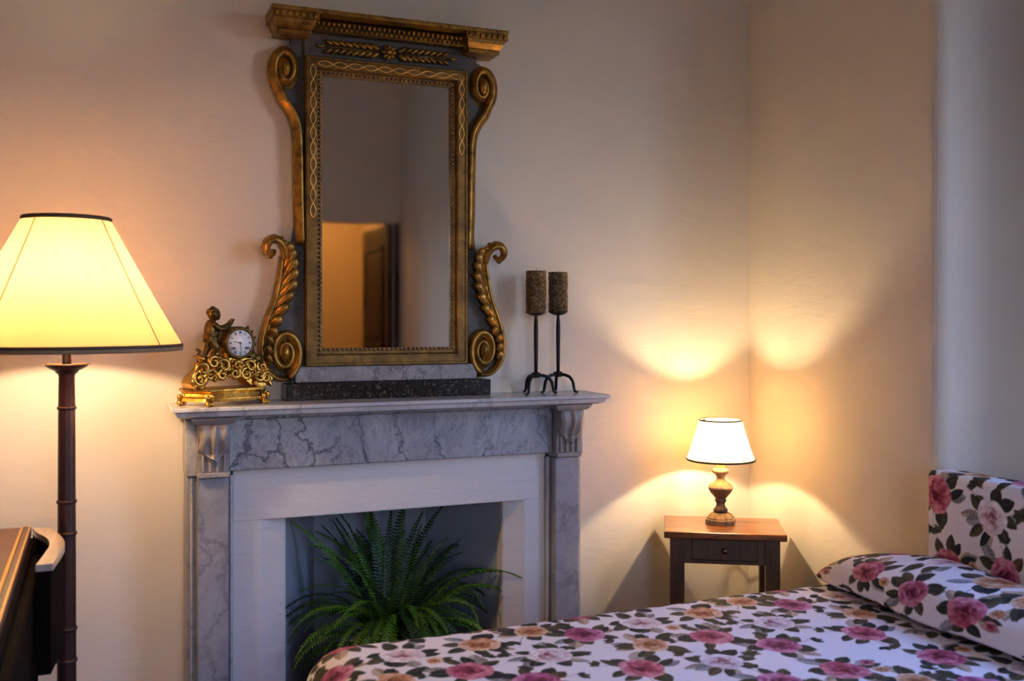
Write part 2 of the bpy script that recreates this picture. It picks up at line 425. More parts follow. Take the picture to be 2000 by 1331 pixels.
# ================================================================== THE ROOM
H_C, L_Y, X_L = 3.55, -4.69, -4.2
struct('floor', MB().box(X_L - 0.3, 0.6, L_Y - 0.18, 0.5, -0.1, 0.0).box(-1.2, 0.3, -6.6, L_Y - 0.18, -0.1, 0.0), 'floor', 'dark wooden floor of the bedroom')
struct('ceiling', MB().box(X_L - 0.3, 0.6, L_Y - 0.18, 0.5, H_C, H_C + 0.1).box(-1.2, 0.3, -6.6, L_Y - 0.18, 2.9, 3.0), 'ceil', 'plain plaster ceiling of the bedroom')
b = MB()
b.box(X_L - 0.3, -1.80, 0.0, 0.45, 0, H_C); b.box(-0.94, 0.6, 0.0, 0.45, 0, H_C); b.box(-1.80, -0.94, 0.0, 0.45, 0.77, H_C)
b.box(-1.80, -0.94, 0.36, 0.45, 0, 0.77)
struct('wall_back', b, 'wall', 'cream plaster wall behind the fireplace and mirror')
# right wall: flush by the corner, then a shallow bed recess with a softly rounded arris
ar = 0.045; ye = -0.914
poly = [(0.5, 0.0), (0.0, 0.0)]
for k in range(9):
    a = R(90 * k / 8); poly.append((ar - ar * math.cos(a), ye + ar - ar * math.sin(a)))
poly += [(0.36, ye), (0.36, VY1), (0.5, VY1)]
b = MB(); b.prism(poly, 0, H_C)
b.prism([(0.5, VY0), (0.36, VY0), (0.36, -2.75), (0.0, -2.75), (0.0, L_Y - 0.2), (0.5, L_Y - 0.2)], 0, H_C)
b.box(0.36, 0.5, VY0, VY1, 0, VZ0); b.box(0.36, 0.5, VY0, VY1, VZ1, H_C)
struct('wall_right', b, 'wall', 'plaster wall behind the bed with a recess at the headboard')
struct('wall_left', MB().box(X_L - 0.3, X_L, L_Y - 0.2, 0.0, 0, H_C), 'wall', 'plain plaster wall left of the desk')
# opposite wall with the doorway at its right end
DX0, DX1, DZ = -0.92, -0.06, 2.10
b = MB(); b.box(X_L, WX0, L_Y - 0.18, L_Y, 0, H_C); b.box(WX1, DX0, L_Y - 0.18, L_Y, 0, H_C); b.box(WX0, WX1, L_Y - 0.18, L_Y, 0, WZ0); b.box(WX0, WX1, L_Y - 0.18, L_Y, WZ1, H_C); b.box(DX0, DX1, L_Y - 0.18, L_Y, DZ, H_C); b.box(DX1, 0.0, L_Y - 0.18, L_Y, 0, H_C)
struct('wall_front', b, 'wall', 'plaster wall with a window and the doorway seen in the mirror')
# hallway beyond the door
b = MB(); b.box(-1.2, 0.3, -6.6, -6.5, 0, 2.9); b.box(-1.2, -1.1, -6.5, L_Y - 0.18, 0, 2.9); b.box(0.10, 0.3, -6.5, L_Y - 0.2, 0, 2.9)
struct('wall_hall', b, 'hall', 'orange lit hallway wall beyond the doorway')
# windows: frame, four panes and glazing bars, built along (a, depth) and turned into place
def window(name, label, loc, rz, wd, ht):
    wf = bpy.data.objects.new(name, None); COL.objects.link(wf); wf.location = loc; wf.rotation_euler = (0, 0, rz)
    tag(wf, label, kind='structure')
    t = 0.05; h = wd / 2; zc = ht / 2; f0, f1 = -0.03, 0.03
    fr = MB()
    fr.box(-h, -h + t, f0, f1, 0, ht); fr.box(h - t, h, f0, f1, 0, ht); fr.box(-h, h, f0, f1, 0, t); fr.box(-h, h, f0, f1, ht - t, ht); fr.box(-0.025, 0.025, f0, f1, 0, ht)
    fr.obj('window_frame', 'frame_w', wf)
    for a0, a1 in ((-h + t, -0.025), (0.025, h - t)):
        MB().box(a0, a1, -0.002, 0.002, t, zc - 0.015).obj('pane', 'pane', wf); MB().box(a0, a1, -0.002, 0.002, zc + 0.015, ht - t).obj('pane', 'pane', wf)
        MB().box(a0, a1, f0, f1, zc - 0.015, zc + 0.015).obj('glazing_bar', 'frame_w', wf)
window('window_1', 'white casement window opposite the fireplace', ((WX0 + WX1) / 2, WYF - 0.11, WZ0), 0, WX1 - WX0, WZ1 - WZ0)
window('window_2', 'white casement window in the recess beside the bed', (VXR + 0.08, (VY0 + VY1) / 2, VZ0), R(90), VY1 - VY0, VZ1 - VZ0)
# door: dark panelled leaf standing open into the hall, hinged at the right jamb
dr = bpy.data.objects.new('door_1', None); COL.objects.link(dr); dr.location = (DX1 + 0.004, L_Y - 0.012, 0.0)
dr.rotation_euler = (0, 0, R(0)); tag(dr, 'dark wooden panelled door standing open, reflected in the mirror', kind='structure')
MB().box(-0.045, 0, -0.82, 0, 0.005, DZ - 0.01, 0.003).obj('door_leaf', 'doorwood', dr)
for z0, z1 in ((0.18, 0.95), (1.10, 1.93)):
    fr = MB()
    for (a0, a1, c0, c1) in ((-0.70, -0.12, z0, z0 + 0.035), (-0.70, -0.12, z1 - 0.035, z1), (-0.70, -0.665, z0, z1), (-0.155, -0.12, z0, z1)):
        fr.box(-0.062, -0.045, a0, a1, c0, c1, 0.006)
    pn = fr.obj('panel_moulding', 'doorwood', dr)
    MB().prism([(-0.60, z0 + 0.10), (-0.22, z0 + 0.10), (-0.22, z1 - 0.10), (-0.60, z1 - 0.10)], -0.058, -0.045, 'x',
               [(-0.66, z0 + 0.04), (-0.16, z0 + 0.04), (-0.16, z1 - 0.04), (-0.66, z1 - 0.04)]).obj('raised_panel', 'doorwood', dr)
hd = MB(); hd.tube([(-0.045, -0.76, 1.02), (-0.09, -0.76, 1.02), (-0.095, -0.74, 1.02), (-0.095, -0.65, 1.02)], 0.009, 8); hd.obj('door_handle', 'brass', dr)
fr = MB(); fr.box(DX1 + 0.006, DX1 + 0.05, L_Y - 0.01, L_Y + 0.012, 0, DZ, 0.004)
struct('trim_1', fr, 'doorwood', 'dark wooden door lining')

# hallway ceiling lamp (lights the orange hallway seen in the mirror)
hl = thing('ceiling_lamp', 'small globe ceiling lamp in the hallway beyond the door', 'lamp', (-0.62, -5.65, 2.45))
MB().lathe([(0.0, 0.45), (0.05, 0.45), (0.05, 0.43), (0.008, 0.41), (0.008, 0.14), (0.04, 0.12), (0.04, 0.09)], seg=16).obj('stem', 'brass', hl)
MB().ell((0, 0, 0), (0.1, 0.1, 0.1), seg=20, rings=12).obj('globe', 'bulb3', hl)

# ================================================================== FIREPLACE
FX = -1.372
fp = thing('fireplace', 'grey veined marble fireplace with plaster infill and a dark opening', 'fireplace', (FX, 0.0, 0.0))
def tier(mb, hx, yf, z0, i0, z1, i1):
    p = lambda i: [(-hx + i, 0.0), (-hx + i, -yf + i), (hx - i, -yf + i), (hx - i, 0.0)]
    return mb.prism(p(i0), z0, z1, 'z', p(i1))
sh = MB()
tier(sh, 0.673, 0.222, 1.100, 0.002, 1.098, 0.0); tier(sh, 0.673, 0.222, 1.098, 0.0, 1.090, 0.0)
tier(sh, 0.673, 0.222, 1.090, 0.0, 1.086, 0.010); tier(sh, 0.673, 0.222, 1.086, 0.010, 1.074, 0.014); tier(sh, 0.673, 0.222, 1.074, 0.014, 1.068, 0.034)
sh.obj('mantel_shelf', 'marble2', fp)
MB().box(-0.512, 0.512, -0.122, -0.0, 0.907, 1.056, 0.003).obj('frieze', 'marble', fp)
mo = MB(); mo.box(-0.51, 0.51, -0.138, -0.1, 1.056, 1.068, 0.003); mo.obj('bed_moulding', 'marble', fp)
for sg in (-1, 1):
    X = lambda a, c: tuple(sorted((sg * a, sg * c)))
    x0, x1 = X(0.497, 0.626); MB().box(x0, x1, -0.10, 0, 0.0, 0.893, 0.003).obj('pilaster_backing', 'marble_p', fp)
    x0, x1 = X(0.514, 0.600); MB().box(x0, x1, -0.142, -0.098, 0.0, 0.893, 0.003).obj('pilaster', 'marble_p', fp)
    # jamb mouldings: thin raised lines either side
    jm = MB()
    for a in (0.503, 0.613):
        x0, x1 = X(a - 0.004, a + 0.004); jm.box(x0, x1, -0.108, -0.099, 0, 0.893, 0.002)
    jm.obj('jamb_fillet', 'marble2', fp)
    x0, x1 = X(0.505, 0.628); MB().box(x0, x1, -0.112, 0, 0.896, 1.056, 0.002).obj('corbel_backing', 'marble', fp)
    cb = MB(); x0, x1 = X(0.514, 0.600)
    tier_z = [(1.068, 0.0), (1.060, 0.004), (1.050, 0.014)]
    q = lambda i: [(x0 - 0.022 + i, -0.10), (x0 - 0.022 + i, -0.196 + i), (x1 + 0.022 - i, -0.196 + i), (x1 + 0.022 - i, -0.10)]
    for (za, ia), (zb, ib) in zip(tier_z, tier_z[1:]): cb.prism(q(ia), za, zb, 'z', q(ib))
    cbo = cb.obj('corbel_cap', 'corbel', fp)
    # scrolled side profile of the bracket
    prof = [(-0.10, 1.050), (-0.172, 1.050), (-0.178, 1.03), (-0.174, 1.005), (-0.164, 0.985), (-0.154, 0.965), (-0.150, 0.945), (-0.150, 0.905), (-0.146, 0.896), (-0.10, 0.896)]
    br = MB(); br.prism(prof, x0, x1, 'x'); bro = br.obj('corbel', 'corbel', fp)
    # flutes: raised ribs with hollows between
    for k in range(4):
        xa = x0 + 0.010 + k * 0.0195
        MB().box(xa, xa + 0.0075, -0.160, -0.148, 0.912, 0.985, 0.002).obj('flute_rib', 'corbel', bro)
    MB().box(x0, x1, -0.160, -0.148, 0.896, 0.910, 0.002).obj('fillet', 'corbel', bro)
    # broad veined leaf hanging over the bracket
    xc = (x0 + x1) / 2
    def leaf(u, v, xc=xc):
        z = 1.049 - 0.100 * v
        hw = 0.040 * math.sqrt(max(0.0, 1 - max(0, (v - 0.55) / 0.45) ** 2.2)) + 0.0015
        s = (u - 0.5) * 2
        lobes = 1 + 0.05 * math.sin(v * 11)
        x = xc + s * hw * lobes
        bulge = 0.020 * math.sin(min(1, v * 1.05 + 0.12) * math.pi) ** 0.7
        rib = 0.004 * math.exp(-(s / 0.10) ** 2) - 0.0035 * math.exp(-((abs(s) - 0.22) / 0.09) ** 2) + 0.003 * math.cos(s * 9)
        curl = 0.012 * smoothstep(0.65, 1.0, v)
        y = -0.176 - bulge * (1 - 0.6 * s * s) - rib - curl * (1 - s * s) + 0.022 * smoothstep(0.2, 1.0, v) * (1 - 0.3)
        return (x, y, z)
    lf = MB(); lf.grid(leaf, 26, 26); lfo = lf.obj('carved_leaf', 'corbel', bro)
    md = lfo.modifiers.new('t', 'SOLIDIFY'); md.thickness = 0.012; md.offset = -1
# plaster infill: lintel and chamfered jambs
il = MB(); il.box(-0.497, 0.503, -0.088, 0.0, 0.752, 0.909, 0.004, 2); il.obj('infill_lintel', 'infill', fp)
ojl, ojr = -1.708 - FX, -1.007 - FX
for sg, xo, xi in ((-1, -0.497, ojl), (1, 0.503, ojr)):
    c = xi + sg * 0.088 * (1 if sg < 0 else 0.75)
    poly = [(xo, 0.0), (xo, -0.088), (c, -0.088), (c - sg * 0.004, -0.087), (xi + sg * 0.012, -0.054), (xi + sg * 0.003, -0.048), (xi, -0.040), (xi, 0.0)]
    MB().prism(poly, 0.0, 0.753).obj('infill_jamb', 'infill', fp)
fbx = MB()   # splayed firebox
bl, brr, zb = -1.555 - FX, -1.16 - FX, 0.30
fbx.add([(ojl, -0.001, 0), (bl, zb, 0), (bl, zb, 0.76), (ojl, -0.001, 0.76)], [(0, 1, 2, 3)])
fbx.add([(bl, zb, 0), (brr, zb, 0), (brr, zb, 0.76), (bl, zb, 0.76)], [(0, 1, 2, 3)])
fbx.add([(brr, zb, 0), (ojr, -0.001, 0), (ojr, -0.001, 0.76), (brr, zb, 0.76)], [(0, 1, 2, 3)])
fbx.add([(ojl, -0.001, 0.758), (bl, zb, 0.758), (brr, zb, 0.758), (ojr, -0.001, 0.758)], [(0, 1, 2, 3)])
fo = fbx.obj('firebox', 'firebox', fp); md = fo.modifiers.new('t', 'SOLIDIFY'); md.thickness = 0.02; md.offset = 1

# ================================================================== MIRROR
MXC = -1.39
tag(MB().box(-1.714, -1.061, -0.085, -0.002, 1.1, 1.150, 0.002).obj('granite_block', 'granite'),
    'polished black granite slab lying on the mantel under the mirror', 'slab')
mi = thing('mirror', 'tall antique mirror in a carved gilt frame with volutes and acanthus', 'mirror', (MXC, -0.004, 1.1505))
HO, VB, VT = 0.261, 0.049, 0.994           # outer rectangle of the inner frame
HG = 0.207; GB, GT = 0.107, 0.941          # glass
# backboard with the shaped outline
half = [(0.30, 0.0), (0.335, 0.012), (0.368, 0.045), (0.38, 0.10), (0.372, 0.17), (0.345, 0.23), (0.325, 0.29), (0.312, 0.36), (0.298, 0.42), (0.284, 0.50), (0.276, 0.62),
        (0.278, 0.72), (0.292, 0.80), (0.32, 0.85), (0.35, 0.89), (0.358, 0.95), (0.34, 1.01), (0.30, 1.03), (0.30, 1.10)]
poly = half + [(-a, c) for a, c in reversed(half)]
MB().prism(poly, -0.002, -0.024, 'y').obj('backboard', 'bluegrey', mi)
MB().box(-0.292, 0.292, -0.052, -0.02, 0.001, 0.050, 0.003).obj('marble_plinth', 'greymarble', mi)
MB().box(-0.262, 0.262, -0.034, -0.02, 0.99, 1.07, 0.002).obj('frieze_panel', 'bluegrey', mi)
MB().box(-HG - 0.01, HG + 0.01, -0.026, -0.022, GB - 0.01, GT + 0.01).obj('mirror_glass', 'mirror', mi)
# mitred rails
prof = [(0.0, 0.02), (0.0, 0.052), (0.004, 0.058), (0.009, 0.058), (0.011, 0.054), (0.033, 0.054), (0.036, 0.048), (0.038, 0.036), (0.054, 0.034), (0.054, 0.025)]
def rail(side):
    vs = []
    for d, h in prof:
        c = {'left': ((-HO + d, VB + d), (-HO + d, VT - d)), 'right': ((HO - d, VB + d), (HO - d, VT - d)),
             'top': ((-HO + d, VT - d), (HO - d, VT - d)), 'bottom': ((-HO + d, VB + d), (HO - d, VB + d))}[side]
        vs += [(c[0][0], -h, c[0][1]), (c[1][0], -h, c[1][1])]
    fs = [(2 * i, 2 * i + 1, 2 * i + 3, 2 * i + 2) for i in range(len(prof) - 1)]
    return MB().add(vs, fs)
for sd in ('left', 'right', 'top', 'bottom'): rail(sd).obj('frame_rail', 'goldrail', mi)
# beading round the glass
bd = MB(); bs = 0.0138
def bead(u, v): bd.ell((u, -0.037, v), (0.0052, 0.0052, 0.0052), seg=8, rings=5)
nv = int((GT - GB) / bs); nu = int(2 * HG / bs)
for i in range(nv + 1):
    v = GB - 0.007 + (GT - GB + 0.014) * i / nv
    bead(-HG - 0.007, v); bead(HG + 0.007, v)
for i in range(1, nu):
    u = -HG - 0.007 + (2 * HG + 0.014) * i / nu
    bead(u, GB - 0.007); bead(u, GT + 0.007)
tag(bd.obj('beading', 'beadred', mi), kind='stuff', label='row of small red-brown and gilt beads')
# guilloche lines on the rails
def guill(axis, c, a0, a1, lam=0.094, amp=0.0085):
    for ph in (0, math.pi):
        pts = []
        n = max(12, int((a1 - a0) / 0.004))
        for i in range(n + 1):
            a = a0 + (a1 - a0) * i / n; d = amp * math.sin(2 * math.pi * (a - a0) / lam + ph)
            pts.append((c + d, -0.0545, a) if axis == 'v' else (a, -0.0545, c + d))
        MB().tube(pts, 0.0019, 5).obj('guilloche_line', 'goldline', mi)
guill('v', -HO + 0.022, 0.50, 0.97); guill('h', VT - 0.022, -0.225, 0.225)
guill('v', HO - 0.022, 0.72, 0.97)
# cornice: top slab, ovolo strip, end blocks, egg row
cz = 1.1165
MB().box(-0.374, 0.374, -0.128, 0.0, cz - 0.014, cz, 0.004, 2).obj('cornice_slab', 'gold', mi)
MB().box(-0.30, 0.30, -0.070, -0.02, 1.066, cz - 0.016, 0.003).obj('cornice_strip', 'bronze', mi)
eg = MB()
for i in range(30):
    u = -0.228 + 0.456 * i / 29
    eg.ell((u, -0.076, 1.089), (0.0058, 0.008, 0.0075), seg=8, rings=5)
    if i < 29: eg.ell((u + 0.008, -0.072, 1.0745), (0.0062, 0.007, 0.005), seg=8, rings=5)
tag(eg.obj('egg_row', 'gold', mi), kind='stuff')
for sg in (-1, 1):
    o = sg * 0.302
    blk = MB()
    lay = [(1.1025, 0.070, 0.122), (1.084, 0.070, 0.122), (1.0835, 0.063, 0.112), (1.074, 0.061, 0.108), (1.066, 0.057, 0.100), (1.058, 0.050, 0.090), (1.055, 0.052, 0.092), (1.046, 0.052, 0.092)]
    q = lambda h, y: [(o - h if sg > 0 or True else 0, -0.0), (o - h, -y), (o + h, -y), (o + h, 0.0)]
    for (za, ha, ya), (zb_, hb_, yb) in zip(lay, lay[1:]): blk.prism(q(ha, ya), za, zb_, 'z', q(hb_, yb))
    bo = blk.obj('cornice_block', 'gold', mi)
    for k in range(7):
        u = o - 0.058 + k * 0.0193
        MB().ell((u, -0.124, 1.0935), (0.0062, 0.006, 0.0085), seg=8, rings=5).obj('egg', 'gold', bo)
# laurel sprays and rosette
fv = 1.029
for sg in (-1, 1):
    stem = MB().tube([(sg * 0.02, -0.038, fv), (sg * 0.10, -0.042, fv - 0.004), (sg * 0.195, -0.038, fv + 0.002)], 0.0025, 6).obj('laurel_stem', 'gold', mi)
    for k in range(8):
        u = sg * (0.036 + 0.0205 * k)
        for up in (-1, 1):
            tilt = up * R(32) * sg
            rot = Euler((0, -tilt, 0)).to_matrix()
            sc = 1.0 - 0.03 * k
            MB().ell((u + sg * 0.008, -0.043, fv + up * 0.0125), (0.0185 * sc, 0.007, 0.0075 * sc), rot, 8, 6).obj('laurel_leaf', 'gold', stem)
    MB().ell((sg * 0.212, -0.042, fv), (0.013, 0.005, 0.005), None, 8, 6).obj('laurel_leaf', 'gold', stem)
ro = MB().ell((0, -0.052, fv), (0.0085, 0.008, 0.0085), seg=10, rings=6).obj('rosette', 'gold', mi)
for k in range(8):
    a = 2 * math.pi * k / 8
    MB().ell((0.0155 * math.cos(a), -0.046, fv + 0.0155 * math.sin(a)), (0.0105, 0.007, 0.0062), Euler((0, -a, 0)).to_matrix(), 8, 6).obj('petal', 'gold', ro)
# side scrolls
SEC = [(-0.5, 0.0), (-0.5, 0.35), (-0.42, 0.62), (-0.2, 0.70), (-0.05, 0.92), (0.18, 1.0), (0.38, 0.82), (0.5, 0.45), (0.5, 0.0)]
def sec(wd, ht): return [(a * wd, c * ht) for a, c in SEC]
def spiral(cx_, cz_, ax, az, a0, turns, n, r0=1.0, r1=0.16, dirn=1):
    pts = []
    for i in range(n + 1):
        t = i / n; a = a0 + dirn * 2 * math.pi * turns * t; r = r0 + (r1 - r0) * t ** 0.85
        pts.append((cx_ + ax * r * math.cos(a), cz_ + az * r * math.sin(a)))
    return pts
for sg in (-1, 1):
    mr_ = lambda pts: [(sg * a, c) for a, c in pts]
    # upper: strip rises beside the frame and rolls into a volute
    up = catmull([(0.272, 0.42), (0.276, 0.55), (0.278, 0.68), (0.283, 0.775), (0.302, 0.825), (0.330, 0.862)], 7)
    sp = spiral(0.3175, 0.950, 0.042, 0.069, R(-58), 1.75, 70, 1.0, 0.22)
    path = up[:-1] + sp
    nP = len(path); scl = [0.95 if i < nP - 71 else 0.95 - 0.42 * (i - (nP - 71)) / 70 for i in range(nP)]
    MB().sweep(mr_(path), sec(0.034, 0.036) if sg > 0 else [(-a, c) for a, c in sec(0.034, 0.036)], scl, base=0.018).obj('scroll_strip', 'gold', mi)
    MB().ell((sg * 0.3175, -0.038, 0.950), (0.014, 0.022, 0.027), seg=14, rings=9).obj('volute_eye', 'gold', mi)
    MB().ell((sg * 0.3175, -0.018, 0.950), (0.046, 0.012, 0.074), seg=24, rings=9).obj('volute_disc', 'bronze', mi)
    # lower: volute with the strip sweeping up the outer edge
    sp = spiral(0.3200, 0.092, 0.045, 0.072, R(-100), 1.8, 70, 1.0, 0.22, dirn=-1)
    outer = catmull([(0.326, 0.385), (0.330, 0.335), (0.345, 0.255), (0.372, 0.180), (0.386, 0.115), (0.378, 0.055), (0.345, 0.018), (0.308, 0.014)], 7)
    outer = [p for p in outer]
    MB().sweep(mr_(outer), [(a if sg > 0 else -a, c) for a, c in sec(0.025, 0.034)], [0.7 + 0.3 * math.sin(math.pi * i / (len(outer) - 1)) for i in range(len(outer))], base=0.018).obj('scroll_strip', 'gold', mi)
    MB().sweep(mr_(sp), [(a if sg > 0 else -a, c) for a, c in sec(0.035, 0.038)], [1.0 - 0.45 * i / 70 for i in range(71)], base=0.02).obj('volute', 'gold', mi)
    MB().ell((sg * 0.3200, -0.040, 0.092), (0.0145, 0.024, 0.029), seg=14, rings=9).obj('volute_eye', 'gold', mi)
    MB().ell((sg * 0.3200, -0.018, 0.092), (0.046, 0.012, 0.072), seg=24, rings=9).obj('volute_disc', 'bronze', mi)
    # acanthus: spine, lobes and the curled tip
    spine = catmull([(0.374, 0.120), (0.366, 0.180), (0.343, 0.245), (0.325, 0.300), (0.318, 0.350), (0.322, 0.392), (0.336, 0.418)], 6)
    ac = MB().tube([(sg * a, -0.036, c) for a, c in spine], [0.007 + 0.004 * math.sin(math.pi * i / (len(spine) - 1)) for i in range(len(spine))], 8).obj('acanthus', 'gold', mi)
    lob = [(0.374, 0.140, -0.026, 0.016), (0.370, 0.168, -0.036, 0.022), (0.362, 0.196, -0.046, 0.030), (0.351, 0.224, -0.050, 0.038), (0.340, 0.252, -0.050, 0.044), (0.331, 0.280, -0.044, 0.050),
           (0.325, 0.308, -0.036, 0.054), (0.321, 0.334, -0.026, 0.056), (0.320, 0.358, -0.014, 0.052), (0.380, 0.112, -0.018, 0.020), (0.382, 0.084, -0.016, 0.020), (0.380, 0.058, -0.014, 0.018)]
    for i, (a, c, da, dc) in enumerate(lob):
        pts = catmull([(sg * a, -0.034, c), (sg * (a + da * 0.5), -0.050, c + dc * 0.65), (sg * (a + da * 0.95), -0.058, c + dc * 1.15), (sg * (a + da * 1.22), -0.038, c + dc * 1.18)], 4)
        m = len(pts)
        rd = [0.0024 + 0.0125 * math.sin(math.pi * (0.14 + 0.86 * j / (m - 1))) ** 0.8 for j in range(m)]
        lo_ = MB().tube(pts, rd, 8, flat=(0.42, 1.05), up=(0, -1, 0)).obj('acanthus_lobe', 'gold', ac)
        MB().tube([(x, y - 0.42 * r + 0.0006, z) for (x, y, z), r in zip(pts, rd)], 0.0016, 5).obj('acanthus_rib', 'goldline', ac)
    curl = [(0.322, 0.378), (0.326, 0.404), (0.338, 0.424), (0.356, 0.433), (0.373, 0.427), (0.381, 0.410), (0.376, 0.393), (0.363, 0.389), (0.356, 0.400)]
    pts = catmull([(sg * a, -0.045 - 0.022 * math.sin(i / 8 * math.pi), c) for i, (a, c) in enumerate(curl)], 5)
    MB().tube(pts, [0.013 + 0.005 * math.sin(math.pi * j / (len(pts) - 1)) - 0.006 * j / len(pts) for j in range(len(pts))], 10, flat=(1.45, 0.85), up=(0, -1, 0)).obj('acanthus_curl', 'gold', ac)
    for k in range(9):
        a = R(185 - 31 * k); u0, v0 = 0.353 + 0.031 * math.cos(a), 0.409 + 0.029 * math.sin(a)
        MB().ell((sg * u0, -0.056, v0), (0.0105, 0.014, 0.0095), Euler((0, -a * sg, 0)).to_matrix(), 8, 6).obj('curl_lobe', 'gold', ac)

# ================================================================== MANTEL CLOCK
ck = thing('mantel_clock', 'gilt mantel clock with a cherub figure leaning on the drum', 'clock', (-1.886, -0.110, 1.1), R(20))
def plan(fh, bh, yf, yb):
    return [(-bh, yb), (-bh - 0.002, yb - 0.03), (-fh - 0.012, yf + 0.012), (-fh, yf), (-fh * 0.5, yf - 0.004), (fh * 0.5, yf - 0.004), (fh, yf), (fh + 0.012, yf + 0.012), (bh + 0.002, yb - 0.03), (bh, yb)]
pb = MB()
lv = [(0.013, 0.0), (0.022, 0.003), (0.026, 0.010), (0.034, 0.013), (0.040, 0.009), (0.042, 0.004), (0.047, 0.004), (0.049, 0.008)]
for (za, ia), (zb_, ib) in zip(lv, lv[1:]):
    pb.prism(plan(0.086 - ia, 0.130 - ia, -0.062 + ia, 0.045), za, zb_, 'z', plan(0.086 - ib, 0.130 - ib, -0.062 + ib, 0.045))
pbo = pb.obj('plinth', 'ormolu', ck)
rope = MB()
for i in range(26): rope.ell((-0.078 + 0.156 * i / 25, -0.066, 0.0165), (0.0036, 0.0035, 0.003), seg=6, rings=4)
tag(rope.obj('rope_edge', 'ormolu', pbo), kind='stuff')
for x, y in ((-0.086, -0.062), (0.086, -0.062), (-0.127, 0.03), (0.127, 0.03)):
    ft = MB(); ft.ell((x, y, 0.009), (0.013, 0.011, 0.009), seg=10, rings=6)
    for k in (-1, 0, 1): ft.ell((x + k * 0.008, y - 0.008, 0.006), (0.005, 0.006, 0.0055), seg=8, rings=5)
    ft.ell((x - 0.006, y - 0.004, 0.024), (0.007, 0.007, 0.010), seg=8, rings=5); ft.ell((x + 0.007, y - 0.005, 0.027), (0.006, 0.006, 0.010), seg=8, rings=5)
    ft.obj('foot', 'ormolu', pbo)
# rocaille body: arched slab on scrolled legs, covered with scrolls
arch = [(-0.122, 0.050), (-0.100, 0.050), (-0.094, 0.066), (-0.080, 0.078), (-0.058, 0.080), (-0.045, 0.074), (-0.030, 0.073), (-0.012, 0.078), (0.008, 0.081), (0.03, 0.076), (0.045, 0.066), (0.058, 0.054), (0.070, 0.050), (0.102, 0.050), (0.122, 0.050),
        (0.124, 0.066), (0.116, 0.088), (0.100, 0.108), (0.080, 0.120), (0.062, 0.130), (0.0, 0.134), (-0.062, 0.128), (-0.084, 0.116), (-0.098, 0.096), (-0.118, 0.080), (-0.126, 0.064)]
bd2 = MB(); bd2.prism(arch, -0.030, 0.030, 'y'); body = bd2.obj('rocaille_body', 'ormolu', ck)
def scroll(cx_, cz_, r, a0, turns, dirn, y=-0.036, th=0.006, par=body, mat='ormolu'):
    pts = []
    n = 26
    for i in range(n + 1):
        t = i / n; a = a0 + dirn * 2 * math.pi * turns * t; rr = r * (1 - 0.75 * t)
        pts.append((cx_ + rr * math.cos(a), y - 0.006 * t, cz_ + rr * math.sin(a)))
    MB().tube(pts, [th * (0.6 + 0.5 * math.sin(math.pi * min(1, i / n + 0.15))) for i in range(n + 1)], 8).obj('c_scroll', mat, par)
for a in ((-0.098, 0.078, 0.024, R(100), 1.2, 1), (-0.092, 0.104, 0.020, R(200), 1.1, -1), (-0.070, 0.086, 0.020, R(-60), 1.2, 1), (-0.035, 0.086, 0.016, R(30), 1.3, 1),
          (-0.030, 0.112, 0.020, R(160), 1.2, -1), (0.004, 0.090, 0.018, R(90), 1.2, -1), (0.012, 0.112, 0.018, R(250), 1.1, 1), (0.040, 0.086, 0.019, R(60), 1.2, 1),
          (0.052, 0.108, 0.018, R(150), 1.1, -1), (0.080, 0.082, 0.022, R(80), 1.2, -1), (0.102, 0.074, 0.018, R(10), 1.2, 1), (-0.060, 0.122, 0.018, R(40), 1.2, 1), (0.088, 0.106, 0.016, R(120), 1.2, 1)):
    scroll(*a)
random.seed(5)
fl = MB()
for k in range(46):     # leaves and shell lobes scattered over the front
    x = random.uniform(-0.105, 0.105); z = 0.078 + (0.052 - abs(x) * 0.30) * random.random()
    a = random.uniform(0, math.pi)
    fl.ell((x, -0.035 - random.uniform(0, 0.008), z), (random.uniform(0.006, 0.013), 0.006, random.uniform(0.003, 0.005)), Euler((random.uniform(-0.5, 0.5), a, 0)).to_matrix(), 7, 5)
tag(fl.obj('leaf_scrollwork', 'ormolu', body), kind='stuff')
for x, d in ((-0.110, -1), (0.110, 1), (-0.088, -1), (0.065, 1)):
    MB().tube(catmull([(x - d * 0.006, -0.030, 0.086), (x + d * 0.010, -0.036, 0.072), (x + d * 0.004, -0.036, 0.060), (x + d * 0.010, -0.038, 0.050)], 5), 0.006, 8).obj('scroll_leg', 'ormolu', body)
MB().tube(catmull([(-0.088, -0.005, 0.118), (-0.093, -0.008, 0.140), (-0.086, -0.008, 0.152), (-0.098, -0.006, 0.160)], 5), [0.006] * 8 + [0.004] * 8, 8).obj('flame_leaf', 'bronze', body)
# rock base under the cherub
rk = MB()
for k in range(16):
    x = random.uniform(-0.092, -0.020); z = random.uniform(0.116, 0.140)
    rk.ell((x, random.uniform(-0.025, 0.015), z), (random.uniform(0.010, 0.020), 0.013, random.uniform(0.006, 0.011)), Euler((0, random.uniform(-0.6, 0.6), 0)).to_matrix(), 9, 6)
rk.obj('rockwork', 'ormolu', ck)
